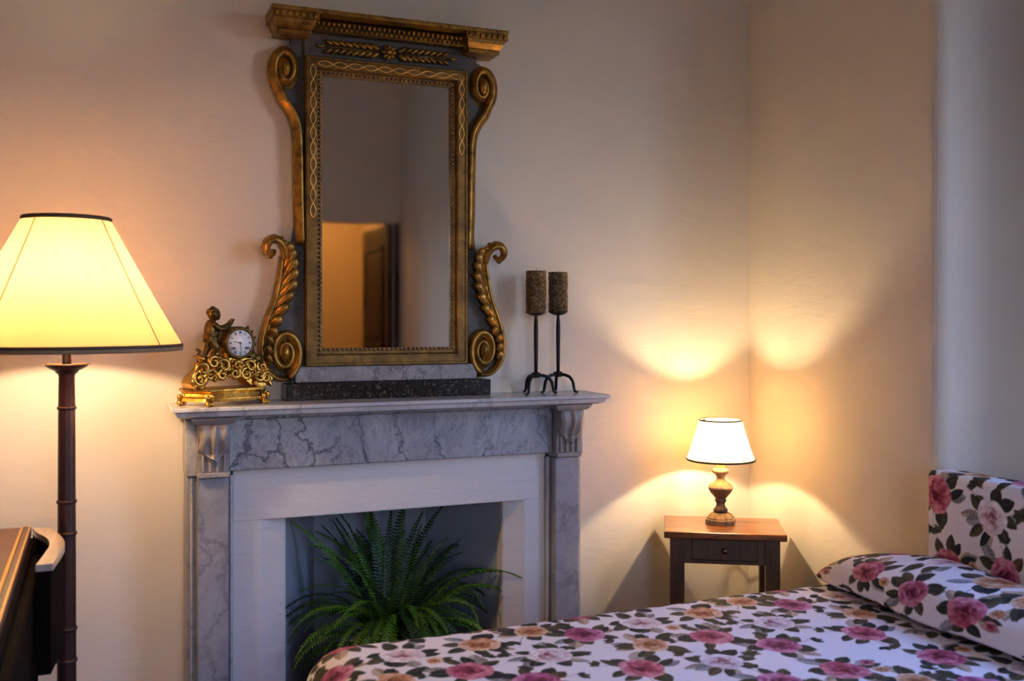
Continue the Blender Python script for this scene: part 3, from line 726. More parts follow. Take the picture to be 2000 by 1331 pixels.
# drum
DXC, DZC = 0.020, 0.176
def ring(prof, cx_=DXC, cz_=DZC, seg=36):
    m = MB(); m.lathe(prof, seg=seg, caps=True)
    m.v = [(cx_ + a, -z, cz_ + b_) for a, b_, z in m.v]; return m
drum = ring([(0.0, -0.032), (0.040, -0.032), (0.046, -0.028), (0.048, 0.0), (0.048, 0.030), (0.046, 0.034), (0.0465, 0.038), (0.044, 0.041), (0.040, 0.041), (0.0385, 0.037)]).obj('drum', 'bronze', ck)
dial = ring([(0.0, 0.0385), (0.0375, 0.0385), (0.0375, 0.036)]).obj('dial', 'enamel', drum)
def stroke(mb, x0, z0, x1, z1, wd, y=-0.0388):
    d = Vector((x1 - x0, z1 - z0)); L = d.length; d /= L; n = Vector((-d.y, d.x)) * wd / 2
    p = [(x0 + n.x, z0 + n.y), (x1 + n.x, z1 + n.y), (x1 - n.x, z1 - n.y), (x0 - n.x, z0 - n.y)]
    mb.prism(p, y, y - 0.0004, 'y')
ROM = ['XII', 'I', 'II', 'III', 'IIII', 'V', 'VI', 'VII', 'VIII', 'IX', 'X', 'XI']
for h, s_ in enumerate(ROM):
    a = R(90 - 30 * h); mb = MB(); wds = {'I': 0.0018, 'V': 0.0034, 'X': 0.0034}
    tot = sum(wds[c] for c in s_); x = -tot / 2; seglist = []
    for c in s_:
        wv_ = wds[c]
        if c == 'I': seglist.append((x + wv_ / 2, -1, x + wv_ / 2, 1))
        elif c == 'V': seglist += [(x + 0.0004, 1, x + wv_ / 2, -1), (x + wv_ - 0.0004, 1, x + wv_ / 2, -1)]
        else: seglist += [(x + 0.0004, 1, x + wv_ - 0.0004, -1), (x + wv_ - 0.0004, 1, x + 0.0004, -1)]
        x += wv_
    for (xa, ra, xb, rb) in seglist:
        def pt(xx, rr):
            rad = 0.0305 + rr * 0.0042
            return (DXC + rad * math.cos(a) + xx * math.sin(a), DZC + rad * math.sin(a) - xx * math.cos(a))
        p0, p1 = pt(xa, ra), pt(xb, rb); stroke(mb, p0[0], p0[1], p1[0], p1[1], 0.0011)
    mb.obj('numeral', 'black', dial)
hd = MB(); 
def hand(ang, ln, wd):
    a = R(ang); stroke(hd, DXC - 0.004 * math.cos(a), DZC - 0.004 * math.sin(a), DXC + ln * math.cos(a), DZC + ln * math.sin(a), wd, -0.0395)
a = 168; hand(a, 0.021, 0.0018); hd.obj('hour_hand', 'black', dial); hd = MB(); hand(-82, 0.029, 0.0014); hd.obj('minute_hand', 'black', dial)
hd = MB()
for x, z in ((-0.019, -0.015), (0.019, -0.015)): hd.prism([(DXC + x + 0.0042 * math.cos(2 * math.pi * k / 12), DZC + z + 0.0042 * math.sin(2 * math.pi * k / 12)) for k in range(12)], -0.0388, -0.0393, 'y')
hd.prism([(DXC + 0.0032 * math.cos(2 * math.pi * k / 12), DZC + 0.0032 * math.sin(2 * math.pi * k / 12)) for k in range(12)], -0.0388, -0.0402, 'y')
hd.obj('winding_hole', 'black', dial)
# supports and leaf crest round the drum
MB().tube(catmull([(-0.012, -0.020, 0.150), (-0.018, -0.028, 0.128), (-0.012, -0.034, 0.108), (-0.018, -0.036, 0.096)], 5), 0.0075, 8).obj('drum_support', 'ormolu', ck)
MB().tube(catmull([(0.052, -0.020, 0.150), (0.064, -0.024, 0.130), (0.060, -0.028, 0.112)], 5), 0.0075, 8).obj('drum_support', 'bronze', ck)
lc = MB()
for k in range(7):
    a = R(52 - 20 * k); u0, v0 = DXC + 0.050 * math.cos(a), DZC + 0.050 * math.sin(a)
    lc.ell((u0, -0.022, v0), (0.011, 0.006, 0.005), Euler((0, -a - 0.5, 0)).to_matrix(), 8, 6)
lc.ell((0.085, -0.015, 0.128), (0.018, 0.010, 0.014), None, 10, 7); lc.ell((0.068, -0.018, 0.136), (0.014, 0.010, 0.016), None, 10, 7)
lc.obj('leaf_spray', 'bronze', ck)
# cherub: one continuous body grown from limb chains
cr = MB()
def limb(pts, rads, n=4):
    P = catmull([(*p, r) if False else p for p in pts], n)
    m = len(P); rr = [np.interp(i / (m - 1) * (len(rads) - 1), range(len(rads)), rads) for i in range(m)]
    cr.tube(P, rr, 10)
    for p, r in ((P[0], rr[0]), (P[-1], rr[-1])): cr.ell(p, (r, r, r), seg=10, rings=6)
hx = -0.044
cr.ell((hx, -0.004, 0.259), (0.0185, 0.0178, 0.0195), seg=16, rings=12)                 # head
cr.ell((hx + 0.0095, -0.005, 0.2505), (0.0085, 0.0125, 0.0095), seg=10, rings=7)            # cheeks and muzzle
cr.ell((hx + 0.0185, -0.005, 0.2545), (0.0028, 0.0026, 0.0030), seg=8, rings=5)            # nose
cr.ell((hx + 0.0160, -0.005, 0.2475), (0.0022, 0.0045, 0.0016), seg=8, rings=5)             # mouth
cr.ell((hx - 0.002, -0.022, 0.256), (0.004, 0.0025, 0.0055), seg=8, rings=5)            # ear
for k in range(26):                                                                     # curly hair over the crown and nape
    az_ = R(60 + 240 * random.random()); el_ = R(random.uniform(-5, 85)) 
    cr.ell((hx - 0.001 + 0.0165 * math.cos(el_) * math.cos(az_), -0.004 + 0.0160 * math.cos(el_) * math.sin(az_), 0.2605 + 0.0170 * math.sin(el_)), (0.0055, 0.0055, 0.005), seg=8, rings=5)
limb([(hx - 0.002, -0.002, 0.243), (hx - 0.004, -0.001, 0.232)], [0.009, 0.010])       # neck
limb([(hx - 0.007, 0.0, 0.228), (hx - 0.009, 0.0, 0.212), (hx - 0.008, 0.0, 0.196), (hx - 0.008, 0.0, 0.184)], [0.0165, 0.0185, 0.0175, 0.0185])   # trunk
cr.ell((hx + 0.002, -0.001, 0.203), (0.015, 0.016, 0.017), seg=12, rings=8)              # belly
limb([(hx - 0.002, -0.016, 0.228), (hx + 0.012, -0.022, 0.217), (hx + 0.032, -0.018, 0.219), (hx + 0.046, -0.012, 0.230)], [0.0085, 0.008, 0.0072, 0.0055])  # near arm
limb([(hx + 0.000, 0.014, 0.228), (hx + 0.016, 0.016, 0.220), (hx + 0.036, 0.008, 0.222), (hx + 0.050, 0.002, 0.232)], [0.0085, 0.0075, 0.0068, 0.0052])     # far arm
for y0 in (-0.012, 0.002):                                                               # hands with fingers and thumb
    bx_, by_, bz_ = hx + 0.050, y0, 0.234
    cr.ell((bx_, by_, bz_), (0.0065, 0.0045, 0.006), Euler((0, -0.6, 0)).to_matrix(), 8, 6)
    for k in range(4): limb([(bx_ + 0.003, by_ - 0.0045 + 0.003 * k, bz_ + 0.003), (bx_ + 0.006, by_ - 0.0045 + 0.003 * k, bz_ + 0.008), (bx_ + 0.006, by_ - 0.0045 + 0.003 * k, bz_ + 0.012 - 0.0008 * abs(k - 1))], [0.0017, 0.0016, 0.0013], 2)
    limb([(bx_ - 0.003, by_ - 0.004, bz_ + 0.001), (bx_ - 0.003, by_ - 0.005, bz_ + 0.008)], [0.0019, 0.0015], 2)
limb([(hx - 0.008, -0.009, 0.184), (hx + 0.002, -0.014, 0.164), (hx - 0.004, -0.012, 0.150), (hx - 0.010, -0.010, 0.137)], [0.0125, 0.0115, 0.008, 0.0055])   # near leg
limb([(hx - 0.010, 0.009, 0.184), (hx - 0.010, 0.010, 0.165), (hx - 0.018, 0.009, 0.150), (hx - 0.024, 0.006, 0.137)], [0.0125, 0.0105, 0.008, 0.0055])      # far leg
limb([(hx - 0.012, -0.010, 0.135), (hx + 0.000, -0.013, 0.133)], [0.0052, 0.004]); limb([(hx - 0.026, 0.006, 0.135), (hx - 0.016, 0.004, 0.133)], [0.0052, 0.004])   # feet
co = cr.obj('cherub', 'bronze', ck); co['label'] = 'dark bronze standing cherub reaching over the drum'
md = co.modifiers.new('remesh', 'REMESH'); md.mode = 'VOXEL'; md.voxel_size = 0.0011; md.use_smooth_shade = True
md = co.modifiers.new('smooth', 'SMOOTH'); md.iterations = 3; md.factor = 0.5
dp = MB(); dp.grid(lambda u, v: (hx - 0.008 + (0.0205 + 0.002 * math.sin(u * 40)) * math.cos(u * 2 * math.pi), (0.0205 + 0.002 * math.sin(u * 40)) * math.sin(u * 2 * math.pi), 0.196 - 0.022 * v - 0.006 * math.cos(u * 6.28)), 40, 4)
dpo = dp.obj('loincloth', 'bronze', ck); md = dpo.modifiers.new('t', 'SOLIDIFY'); md.thickness = 0.002

# ================================================================== CANDLESTICKS
def candlestick(label, loc, rz, zt):
    c = thing('candlestick', label, 'candlestick', loc, rz, 'iron candlesticks on the mantel')
    for k in range(3):
        a = R(90 + 120 * k); cs, sn = math.cos(a), math.sin(a)
        pr = [(0.006, 0.060), (0.022, 0.059), (0.040, 0.053), (0.052, 0.038), (0.056, 0.020), (0.060, 0.006), (0.070, 0.0035)]
        MB().tube(catmull([(r * cs, r * sn, z) for r, z in pr], 5), [0.0052] * 20 + [0.0052 - 0.0002 * i for i in range(11)], 8).obj('leg', 'iron', c)
    MB().lathe([(0.0, 0.052), (0.012, 0.052), (0.0135, 0.056), (0.012, 0.060), (0.015, 0.063), (0.015, 0.067), (0.009, 0.070), (0.0, 0.071)], seg=14).obj('collar', 'iron', c)
    MB().lathe([(0.0, 0.066), (0.0052, 0.067), (0.0062, 0.10), (0.0068, 0.16), (0.0072, 0.215), (0.0066, 0.235), (0.0046, 0.252), (0.0046, zt - 0.006)], seg=12).obj('stem', 'iron', c)
    MB().lathe([(0.004, zt - 0.008), (0.018, zt - 0.006), (0.030, zt + 0.001), (0.0335, zt + 0.007), (0.031, zt + 0.007), (0.026, zt + 0.003), (0.0, zt + 0.002)], seg=24).obj('drip_pan', 'iron', c)
    return c
def candle(label, loc, h, r, seed):
    rr = np.random.default_rng(seed); nz, na = 46, 64
    nmap = rr.normal(0, 1, (nz + 1, na)); 
    for _ in range(1): nmap = (nmap + np.roll(nmap, 1, 1) + np.roll(nmap, -1, 1)) / 2.2
    c = thing('pillar_candle', label, 'candle', loc, 0, 'crusted pillar candles')
    m = MB()
    vs = [((r + 0.0011 * nmap[j, i]) * math.cos(2 * math.pi * i / na), (r + 0.0011 * nmap[j, i]) * math.sin(2 * math.pi * i / na), h * j / nz) for j in range(nz + 1) for i in range(na)]
    fs = [(j * na + i, j * na + (i + 1) % na, (j + 1) * na + (i + 1) % na, (j + 1) * na + i) for j in range(nz) for i in range(na)]
    m.add(vs, fs, False); m.add(vs[-na:], [tuple(range(na))]); m.add(vs[:na], [tuple(range(na))[::-1]])
    m.obj('wax', 'candle', c)
    MB().tube([(0, 0, h - 0.002), (0.001, 0, h + 0.004), (0.003, 0.001, h + 0.008)], 0.0012, 6).obj('wick', 'wick', c)
candlestick('black iron three-legged candlestick nearer the mirror, left of the pair', (-0.908, -0.098, 1.1), R(12), 0.262)
candlestick('black iron three-legged candlestick at the right end of the mantel', (-0.818, -0.077, 1.1), R(-18), 0.264)
candle('thick gold-brown crusted candle on the left candlestick, nearer the mirror', (-0.908, -0.098, 1.3645), 0.137, 0.0325, 1)
candle('slightly slimmer gold-brown crusted candle on the right candlestick', (-0.818, -0.077, 1.3665), 0.133, 0.0315, 2)

# ================================================================== FLOOR LAMP
LX, LY = -2.302, -0.40
fl_ = thing('floor_lamp', 'tall floor lamp with a glowing cream shade on a dark red turned pole', 'lamp', (LX, LY, 0))
MB().lathe([(0.0, 0.0), (0.15, 0.0), (0.155, 0.012), (0.15, 0.025), (0.11, 0.035), (0.06, 0.05), (0.035, 0.075), (0.028, 0.10)], seg=40).obj('base', 'lampwood', fl_)
pf = [(0.0225, 0.10), (0.0222, 0.40), (0.0210, 0.80), (0.0195, 1.12), (0.0185, 1.205), (0.021, 1.212), (0.021, 1.216)]
pole = MB().lathe(pf, seg=28).obj('pole', 'lampwood', fl_)
for z in (0.30, 0.507, 0.585, 0.819, 0.897, 1.127):
    r_ = float(np.interp(z, [p[1] for p in pf], [p[0] for p in pf]))
    MB().lathe([(r_ - 0.003, z - 0.005), (r_ + 0.002, z - 0.004), (r_ + 0.0035, z), (r_ + 0.002, z + 0.004), (r_ - 0.003, z + 0.005)], seg=28).obj('ring', 'lampwood', pole)
MB().lathe([(0.0, 1.210), (0.024, 1.212), (0.027, 1.218), (0.040, 1.224), (0.049, 1.231), (0.050, 1.235), (0.046, 1.236), (0.02, 1.231), (0.0, 1.231)], seg=32).obj('drip_dish', 'lampwood', fl_)
MB().lathe([(0.0105, 1.229), (0.0105, 1.33), (0.016, 1.335), (0.016, 1.362), (0.0, 1.362)], seg=20).obj('stem', 'lampwood', fl_)
SB, ST, RB, RT = 1.280, 1.590, 0.270, 0.101
NS = 4
def shade_r(a, t, r0, r1, sag, off):
    k = math.cos(math.pi / NS) / math.cos(((a - off) % (2 * math.pi / NS)) - math.pi / NS)
    r = r0 + (r1 - r0) * t - sag * math.sin(math.pi * t)
    return r
shm = MB(); OFF = R(-39.5)
shm.grid(lambda u, v: (shade_r(u * 2 * math.pi, v, RB, RT, 0.002, OFF) * math.cos(u * 2 * math.pi), shade_r(u * 2 * math.pi, v, RB, RT, 0.002, OFF) * math.sin(u * 2 * math.pi), SB + (ST - SB) * v), 96, 14)
sho = shm.obj('lamp_shade', 'shade1', fl_); sho['label'] = 'glowing cream parchment shade with dark piping'
def rim(z, t, rad, mat, name, par, r0, r1, sag=0.0, off=OFF, out_=0.0):
    MB().tube([((shade_r(2 * math.pi * k / 96, t, r0, r1, sag, off) + out_) * math.cos(2 * math.pi * k / 96), (shade_r(2 * math.pi * k / 96, t, r0, r1, sag, off) + out_) * math.sin(2 * math.pi * k / 96), z) for k in range(97)], rad, 8, caps=False, flat=(1.7, 0.8)).obj(name, mat, par)
rim(SB, 0, 0.0026, 'trimdark', 'bottom_piping', sho, RB, RT); rim(ST, 1, 0.0036, 'trimdark', 'top_piping', sho, RB, RT)
rim(SB - 0.0075, 0, 0.0030, 'braid', 'bottom_braid', sho, RB, RT)
for k in range(NS):
    a = OFF + 2 * math.pi * k / NS
    MB().tube([((shade_r(a, t, RB, RT, 0.002, OFF) + 0.0004) * math.cos(a), (shade_r(a, t, RB, RT, 0.002, OFF) + 0.0004) * math.sin(a), SB + (ST - SB) * t) for t in np.linspace(0, 1, 8)], 0.0016, 6).obj('seam', 'seam', sho)
bz = 1.395
MB().ell((0, 0, bz), (0.030, 0.030, 0.034), seg=12, rings=8).obj('bulb', 'bulb1', fl_)

# ================================================================== BEDSIDE TABLE AND LAMP
nt_ = thing('bedside_table', 'small worn walnut bedside table with a drawer, in the corner', 'table', (-0.287, -0.249, 0), R(-31))
W2, D2, ZT = 0.196, 0.136, 0.650
MB().box(-W2, W2, -D2, D2, ZT - 0.022, ZT, 0.004, 2).obj('table_top', 'tabletop', nt_)
lx, ly = 0.152, 0.100
for sx in (-1, 1):
    for sy in (-1, 1):
        x0, y0 = sx * lx, sy * ly; q = lambda h: [(x0 - h, y0 - h), (x0 + h, y0 - h), (x0 + h, y0 + h), (x0 - h, y0 + h)]
        MB().prism(q(0.020), 0.0, 0.40, 'z', q(0.0225)).prism(q(0.0225), 0.40, ZT - 0.022).obj('leg', 'tableleg', nt_)
for sy in (-1, 1): 
    if sy > 0: MB().box(-lx, lx, sy * (ly + 0.006) - 0.008, sy * (ly + 0.006) + 0.008, 0.545, ZT - 0.022).obj('apron', 'tableleg', nt_)
for sx in (-1, 1): MB().box(sx * (lx + 0.004) - 0.009, sx * (lx + 0.004) + 0.009, -ly, ly, 0.545, ZT - 0.022).obj('apron', 'tableleg', nt_)
MB().box(-lx + 0.02, lx - 0.02, -ly - 0.016, -ly, 0.545, 0.556).obj('drawer_rail', 'tableleg', nt_)
dw = MB().box(-0.105, 0.105, -ly - 0.021, -ly + 0.05, 0.558, ZT - 0.024, 0.002).obj('drawer', 'tableleg', nt_)
MB().box(-lx + 0.02, -0.1054, -ly - 0.016, -ly, 0.556, ZT - 0.022).obj('apron', 'tableleg', nt_); MB().box(0.1054, lx - 0.02, -ly - 0.016, -ly, 0.556, ZT - 0.022).obj('apron', 'tableleg', nt_)
kb = MB(); kb.lathe([(0.0, 0.0), (0.006, 0.0), (0.005, 0.006), (0.010, 0.012), (0.010, 0.017), (0.0, 0.020)], seg=14)
kb.v = [(a, -ly - 0.021 - c, 0.592 + b_) for a, b_, c in kb.v]; kb.obj('knob', 'tableleg', dw)

TX, TY = -0.274, -0.218
tl = thing('table_lamp', 'small lit table lamp with a pleated shade on a turned base', 'lamp', (TX, TY, ZT))
MB().lathe([(0.0, 0.0), (0.051, 0.0), (0.051, 0.013), (0.047, 0.016), (0.047, 0.020), (0.036, 0.032), (0.027, 0.036), (0.0, 0.037)], seg=8, smooth=False, rot=R(22.5)).obj('octagonal_foot', 'turned', tl)
MB().lathe([(0.0, 0.036), (0.020, 0.036), (0.025, 0.043), (0.022, 0.050), (0.017, 0.055), (0.014, 0.064), (0.017, 0.072), (0.020, 0.075), (0.0195, 0.079), (0.017, 0.083), (0.024, 0.092), (0.034, 0.103), (0.040, 0.114), (0.041, 0.117)], seg=28).obj('lower_vase', 'turneddark', tl)
MB().lathe([(0.041, 0.117), (0.042, 0.120), (0.041, 0.124), (0.036, 0.131), (0.024, 0.138), (0.021, 0.141), (0.014, 0.149), (0.014, 0.157), (0.019, 0.166), (0.028, 0.172), (0.029, 0.177), (0.028, 0.181), (0.020, 0.186), (0.013, 0.190), (0.0, 0.190)], seg=28).obj('upper_vase', 'turned', tl)
MB().lathe([(0.0, 0.189), (0.0145, 0.190), (0.0145, 0.238), (0.0, 0.240)], seg=18).obj('candle_sleeve', 'sleeve', tl)
SB2, ST2, RB2, RT2 = 0.2165, 0.350, 0.1135, 0.0705
OFF2 = R(8); NPL = 72
def pleat(a): return 0.0009 * math.cos(NPL * a)
sm2 = MB()
sm2.grid(lambda u, v: ((RB2 + (RT2 - RB2) * v - 0.002 * math.sin(math.pi * v) + pleat(u * 2 * math.pi)) * math.cos(u * 2 * math.pi), (RB2 + (RT2 - RB2) * v - 0.002 * math.sin(math.pi * v) + pleat(u * 2 * math.pi)) * math.sin(u * 2 * math.pi), SB2 + (ST2 - SB2) * v), NPL * 4, 6)
so2 = sm2.obj('lamp_shade', 'shade2', tl); so2['label'] = 'glowing ivory pleated shade with dark trim'
def rim2(z, r_, rad, mat, nm): MB().tube([(r_ * math.cos(2 * math.pi * k / 64), r_ * math.sin(2 * math.pi * k / 64), z) for k in range(65)], rad, 6, caps=False, flat=(1.5, 0.9)).obj(nm, mat, so2)
rim2(SB2, RB2 + 0.001, 0.0022, 'trimdark', 'bottom_trim'); rim2(ST2, RT2 + 0.001, 0.0019, 'trimdark', 'top_trim')
for k in range(8):
    a = OFF2 + 2 * math.pi * k / 8
    MB().tube([((RB2 + (RT2 - RB2) * t - 0.002 * math.sin(math.pi * t) + 0.001) * math.cos(a), (RB2 + (RT2 - RB2) * t - 0.002 * math.sin(math.pi * t) + 0.001) * math.sin(a), SB2 + (ST2 - SB2) * t) for t in np.linspace(0, 1, 6)], 0.0009, 5).obj('seam', 'trimdark', so2)
bz2 = 0.286
MB().lathe([(0.0, 0.240), (0.008, 0.240), (0.008, bz2 - 0.010), (0.0, bz2 - 0.009)], seg=12).obj('bulb_socket', 'brass', tl)
MB().ell((0, 0, bz2), (0.012, 0.012, 0.012), seg=10, rings=7).obj('bulb', 'bulb2', tl)
# shade carrier: two upright wires beside the bulb
for a in (R(110), R(-9.5)):
    r_ = 0.042
    MB().tube([(0.014 * math.cos(a), 0.014 * math.sin(a), 0.232), (r_ * math.cos(a), r_ * math.sin(a), 0.240), (r_ * math.cos(a), r_ * math.sin(a), 0.330), (RT2 * math.cos(a), RT2 * math.sin(a), ST2 - 0.004)], 0.0026, 6).obj('carrier_wire', 'iron', tl)
MB().tube(catmull([(0.024, 0.036, 0.004), (0.08, 0.108, 0.006), (0.14, 0.13, -0.02), (0.19, 0.10, -0.08), (0.235, 0.055, -0.16), (0.244, 0.045, -0.21), (0.246, 0.040, -0.30), (0.23, 0.03, -0.645)], 6), 0.003, 6).obj('power_cord', 'cord', tl)

# ================================================================== ROSE PRINT (pattern of the cotton)
TS, TN = 0.60, 660                       # one repeat, metres and samples
def make_print():
    img = np.empty((TN, TN, 3)); img[:] = (0.84, 0.80, 0.84)
    r_ = random.Random(21)
    class Win:      # window of the repeat around one motif, wrapping at its borders
        def __init__(s, cx_, cy_, rad):
            k = int(rad / TS * TN) + 3; ci, cj = int(cx_ / TS * TN), int(cy_ / TS * TN)
            s.jj = np.arange(cj - k, cj + k + 1); s.ii = np.arange(ci - k, ci + k + 1)
            s.dx, s.dy = np.meshgrid((s.ii + 0.5) / TN * TS - cx_, (s.jj + 0.5) / TN * TS - cy_)
            s.ix = np.ix_(s.jj % TN, s.ii % TN); s.p = img[s.ix]
        def over(s, mask, col): s.p = s.p * (1 - mask[..., None]) + np.asarray(col) * mask[..., None]
        def done(s): img[s.ix] = s.p
    soft = lambda d, e=0.0014: np.clip(0.5 - d / e, 0, 1)
    def leaf(cx_, cy_, ang, L, wd, col, rib):
        w_ = Win(cx_, cy_, L); c, s = math.cos(ang), math.sin(ang); a = w_.dx * c + w_.dy * s; b_ = -w_.dx * s + w_.dy * c
        t = np.clip(a / L, 0, 1); half_ = wd * np.sin(math.pi * t ** 0.85) ** 0.75
        d = np.where((a > 0) & (a < L), np.abs(b_) - half_, 1.0)
        shade = 0.70 + 0.45 * (b_ > 0) + 0.22 * np.sin(a / L * 34 + np.abs(b_) / wd * 5)
        w_.over(soft(d), np.asarray(col)[None, None] * shade[..., None])
        w_.over(soft(np.abs(b_) - 0.0007) * ((a > 0) & (a < L * 0.95)) * 0.6, rib); w_.done()
    def stem(cx_, cy_, ang, L, col):
        w_ = Win(cx_, cy_, L); c, s = math.cos(ang), math.sin(ang); a = w_.dx * c + w_.dy * s; b_ = -w_.dx * s + w_.dy * c - 0.3 * a ** 2 / L
        w_.over(soft(np.abs(b_) - 0.0009) * ((a > 0) & (a < L)), col); w_.done()
    def rose(cx_, cy_, Rr, dark, mid, light, seed):
        q = random.Random(seed); w_ = Win(cx_, cy_, Rr * 1.5); dx, dy = w_.dx, w_.dy; ph = q.random() * 6.28
        dark, mid, light = map(np.asarray, (dark, mid, light)); ld = q.random() * 6.28
        ox, oy = 0.0, 0.0
        for (n, dist, rad, lo, hi) in ((6, 0.62, 0.47, 0.42, 1.0), (5, 0.43, 0.42, 0.22, 0.95), (4, 0.27, 0.35, 0.02, 0.85), (3, 0.14, 0.26, -0.15, 0.70), (2, 0.06, 0.16, -0.3, 0.5)):
            ph += 0.7; ox += 0.04 * Rr * math.cos(ld); oy += 0.04 * Rr * math.sin(ld)     # the heart sits off centre
            for k in range(n):
                a = ph + 2 * math.pi * k / n + q.uniform(-0.3, 0.3); dd = dist * q.uniform(0.85, 1.15)
                px_, py_ = dx - ox - Rr * dd * math.cos(a), dy - oy - Rr * dd * math.sin(a)
                u = px_ * math.cos(a) + py_ * math.sin(a); v = -px_ * math.sin(a) + py_ * math.cos(a)
                rr_ = rad * Rr * q.uniform(0.85, 1.15); f1, f2 = q.uniform(2, 4), q.random() * 6.28
                d = np.sqrt((u / 0.80) ** 2 + (v / 1.25) ** 2) - rr_ * (1 + 0.07 * np.sin(f1 * np.arctan2(v, u) + f2))
                t = np.clip((u / (rr_ * 0.8) + 1) / 2, 0, 1)                # base -> rim of the petal
                tone = q.uniform(-0.22, 0.12) + 0.14 * math.cos(a - ld)
                k_ = lo + (hi - lo) * t ** 1.4 + tone + 0.08 * np.sin(v / rr_ * 6 + f2)
                k_ = np.clip(k_, 0.0, 1.05)[..., None]
                col = np.where(k_ > 0.5, mid + (light - mid) * (k_ - 0.5) * 2, dark + (mid - dark) * k_ * 2)
                w_.over(soft(d), np.clip(col, 0.005, 0.95)); w_.over(soft(np.abs(d + 0.0007) - 0.0005) * 0.45, dark)
        w_.done()
    GREENS = [((0.026, 0.034, 0.028), (0.07, 0.08, 0.065)), ((0.044, 0.046, 0.028), (0.10, 0.10, 0.065)), ((0.016, 0.022, 0.024), (0.06, 0.07, 0.07)), ((0.075, 0.066, 0.036), (0.15, 0.13, 0.08))]
    PALE = [((0.38, 0.33, 0.28), (0.5, 0.45, 0.4)), ((0.28, 0.28, 0.29), (0.42, 0.42, 0.43)), ((0.46, 0.34, 0.25), (0.6, 0.5, 0.4))]
    PINK = ((0.11, 0.006, 0.018), (0.42, 0.070, 0.13), (0.74, 0.32, 0.40))
    MAG = ((0.09, 0.006, 0.032), (0.36, 0.060, 0.16), (0.68, 0.30, 0.46))
    WHITE = ((0.26, 0.07, 0.10), (0.68, 0.56, 0.60), (0.92, 0.89, 0.92))
    PEACH = ((0.22, 0.060, 0.016), (0.54, 0.25, 0.12), (0.84, 0.62, 0.46))
    roses = [(0.07, 0.08, 0.058, PINK), (0.25, 0.05, 0.052, WHITE), (0.43, 0.09, 0.058, MAG), (0.16, 0.20, 0.050, PEACH), (0.32, 0.20, 0.058, PINK), (0.52, 0.23, 0.054, WHITE),
             (0.05, 0.33, 0.056, MAG), (0.22, 0.35, 0.056, WHITE), (0.40, 0.36, 0.052, PEACH), (0.55, 0.40, 0.048, PEACH), (0.11, 0.49, 0.057, PINK), (0.29, 0.50, 0.055, MAG), (0.46, 0.51, 0.058, PINK)]
    for (x, y, rr_, c) in roses:            # pale foliage first, then dark leaves, then blooms
        for k in range(4):
            a = r_.random() * 6.28; g = r_.choice(PALE); leaf(x + rr_ * 0.75 * math.cos(a), y + rr_ * 0.75 * math.sin(a), a + r_.uniform(-0.5, 0.5), r_.uniform(0.045, 0.065), r_.uniform(0.013, 0.019), *g)
    for (x, y, rr_, c) in roses:
        a0 = r_.random() * 6.28
        for k in range(8):
            a = a0 + k * 0.785 + r_.uniform(-0.3, 0.3); g = r_.choice(GREENS)
            leaf(x + rr_ * 0.66 * math.cos(a), y + rr_ * 0.66 * math.sin(a), a + r_.uniform(-0.8, 0.8), r_.uniform(0.042, 0.066), r_.uniform(0.012, 0.019), *g)
        for m_ in range(2):
            a = r_.random() * 6.28
            stem(x + rr_ * 0.8 * math.cos(a), y + rr_ * 0.8 * math.sin(a), a, 0.05, (0.14, 0.11, 0.09))
            bx_, by_ = x + (rr_ + 0.036) * math.cos(a), y + (rr_ + 0.036) * math.sin(a)
            for k in range(3): leaf(bx_, by_, a + (k - 1) * 0.8, 0.026, 0.008, *r_.choice(GREENS))
    for i, (x, y, rr_, c) in enumerate(roses): rose(x, y, rr_ * 0.88, *c, 100 + i)
    for i in range(14):                      # small buds
        x, y = r_.random() * TS, r_.random() * TS
        if all(math.hypot((x - a + TS / 2) % TS - TS / 2, (y - b_ + TS / 2) % TS - TS / 2) > c + 0.012 for a, b_, c, _ in roses):
            rose(x, y, 0.018, *r_.choice([PINK, PEACH, WHITE]), 300 + i)
    return img
PRINT = make_print()
def sample_print(U, V):
    u = (U / TS % 1.0) * TN - 0.5; v = (V / TS % 1.0) * TN - 0.5
    i0 = np.floor(u).astype(int); j0 = np.floor(v).astype(int); fu = (u - i0)[:, None]; fv_ = (v - j0)[:, None]
    i1 = (i0 + 1) % TN; j1 = (j0 + 1) % TN; i0 %= TN; j0 %= TN
    return (PRINT[j0, i0] * (1 - fu) + PRINT[j0, i1] * fu) * (1 - fv_) + (PRINT[j1, i0] * (1 - fu) + PRINT[j1, i1] * fu) * fv_
def cloth(name, XYZ, U, V, parent=None, org=(0, 0, 0)):
    """XYZ (nv,nu,3) grid, U,V cloth coordinates in metres (flat sheet)"""
    nv_, nu_ = XYZ.shape[:2]
    me = bpy.data.meshes.new(name); n = nv_ * nu_
    me.vertices.add(n); me.vertices.foreach_set('co', (XYZ.reshape(-1, 3) - np.asarray(org)).astype(np.float32).ravel())
    idx = np.arange(n).reshape(nv_, nu_)
    q = np.stack([idx[:-1, :-1], idx[:-1, 1:], idx[1:, 1:], idx[1:, :-1]], -1).reshape(-1, 4)
    me.loops.add(q.size); me.loops.foreach_set('vertex_index', q.ravel().astype(np.int32))
    me.polygons.add(len(q)); me.polygons.foreach_set('loop_start', np.arange(0, q.size, 4, dtype=np.int32)); me.polygons.foreach_set('loop_total', np.full(len(q), 4, dtype=np.int32))
    me.polygons.foreach_set('use_smooth', np.ones(len(q), dtype=bool)); me.update(calc_edges=True)
    ca = me.color_attributes.new('print', 'FLOAT_COLOR', 'POINT')
    c = np.ones((n, 4), dtype=np.float32); c[:, :3] = sample_print(U.ravel(), V.ravel()); ca.data.foreach_set('color', c.ravel())
    me.materials.append(M['fabric'])
    o = bpy.data.objects.new(name, me); COL.objects.link(o)
    if parent: o.parent = parent
    return o
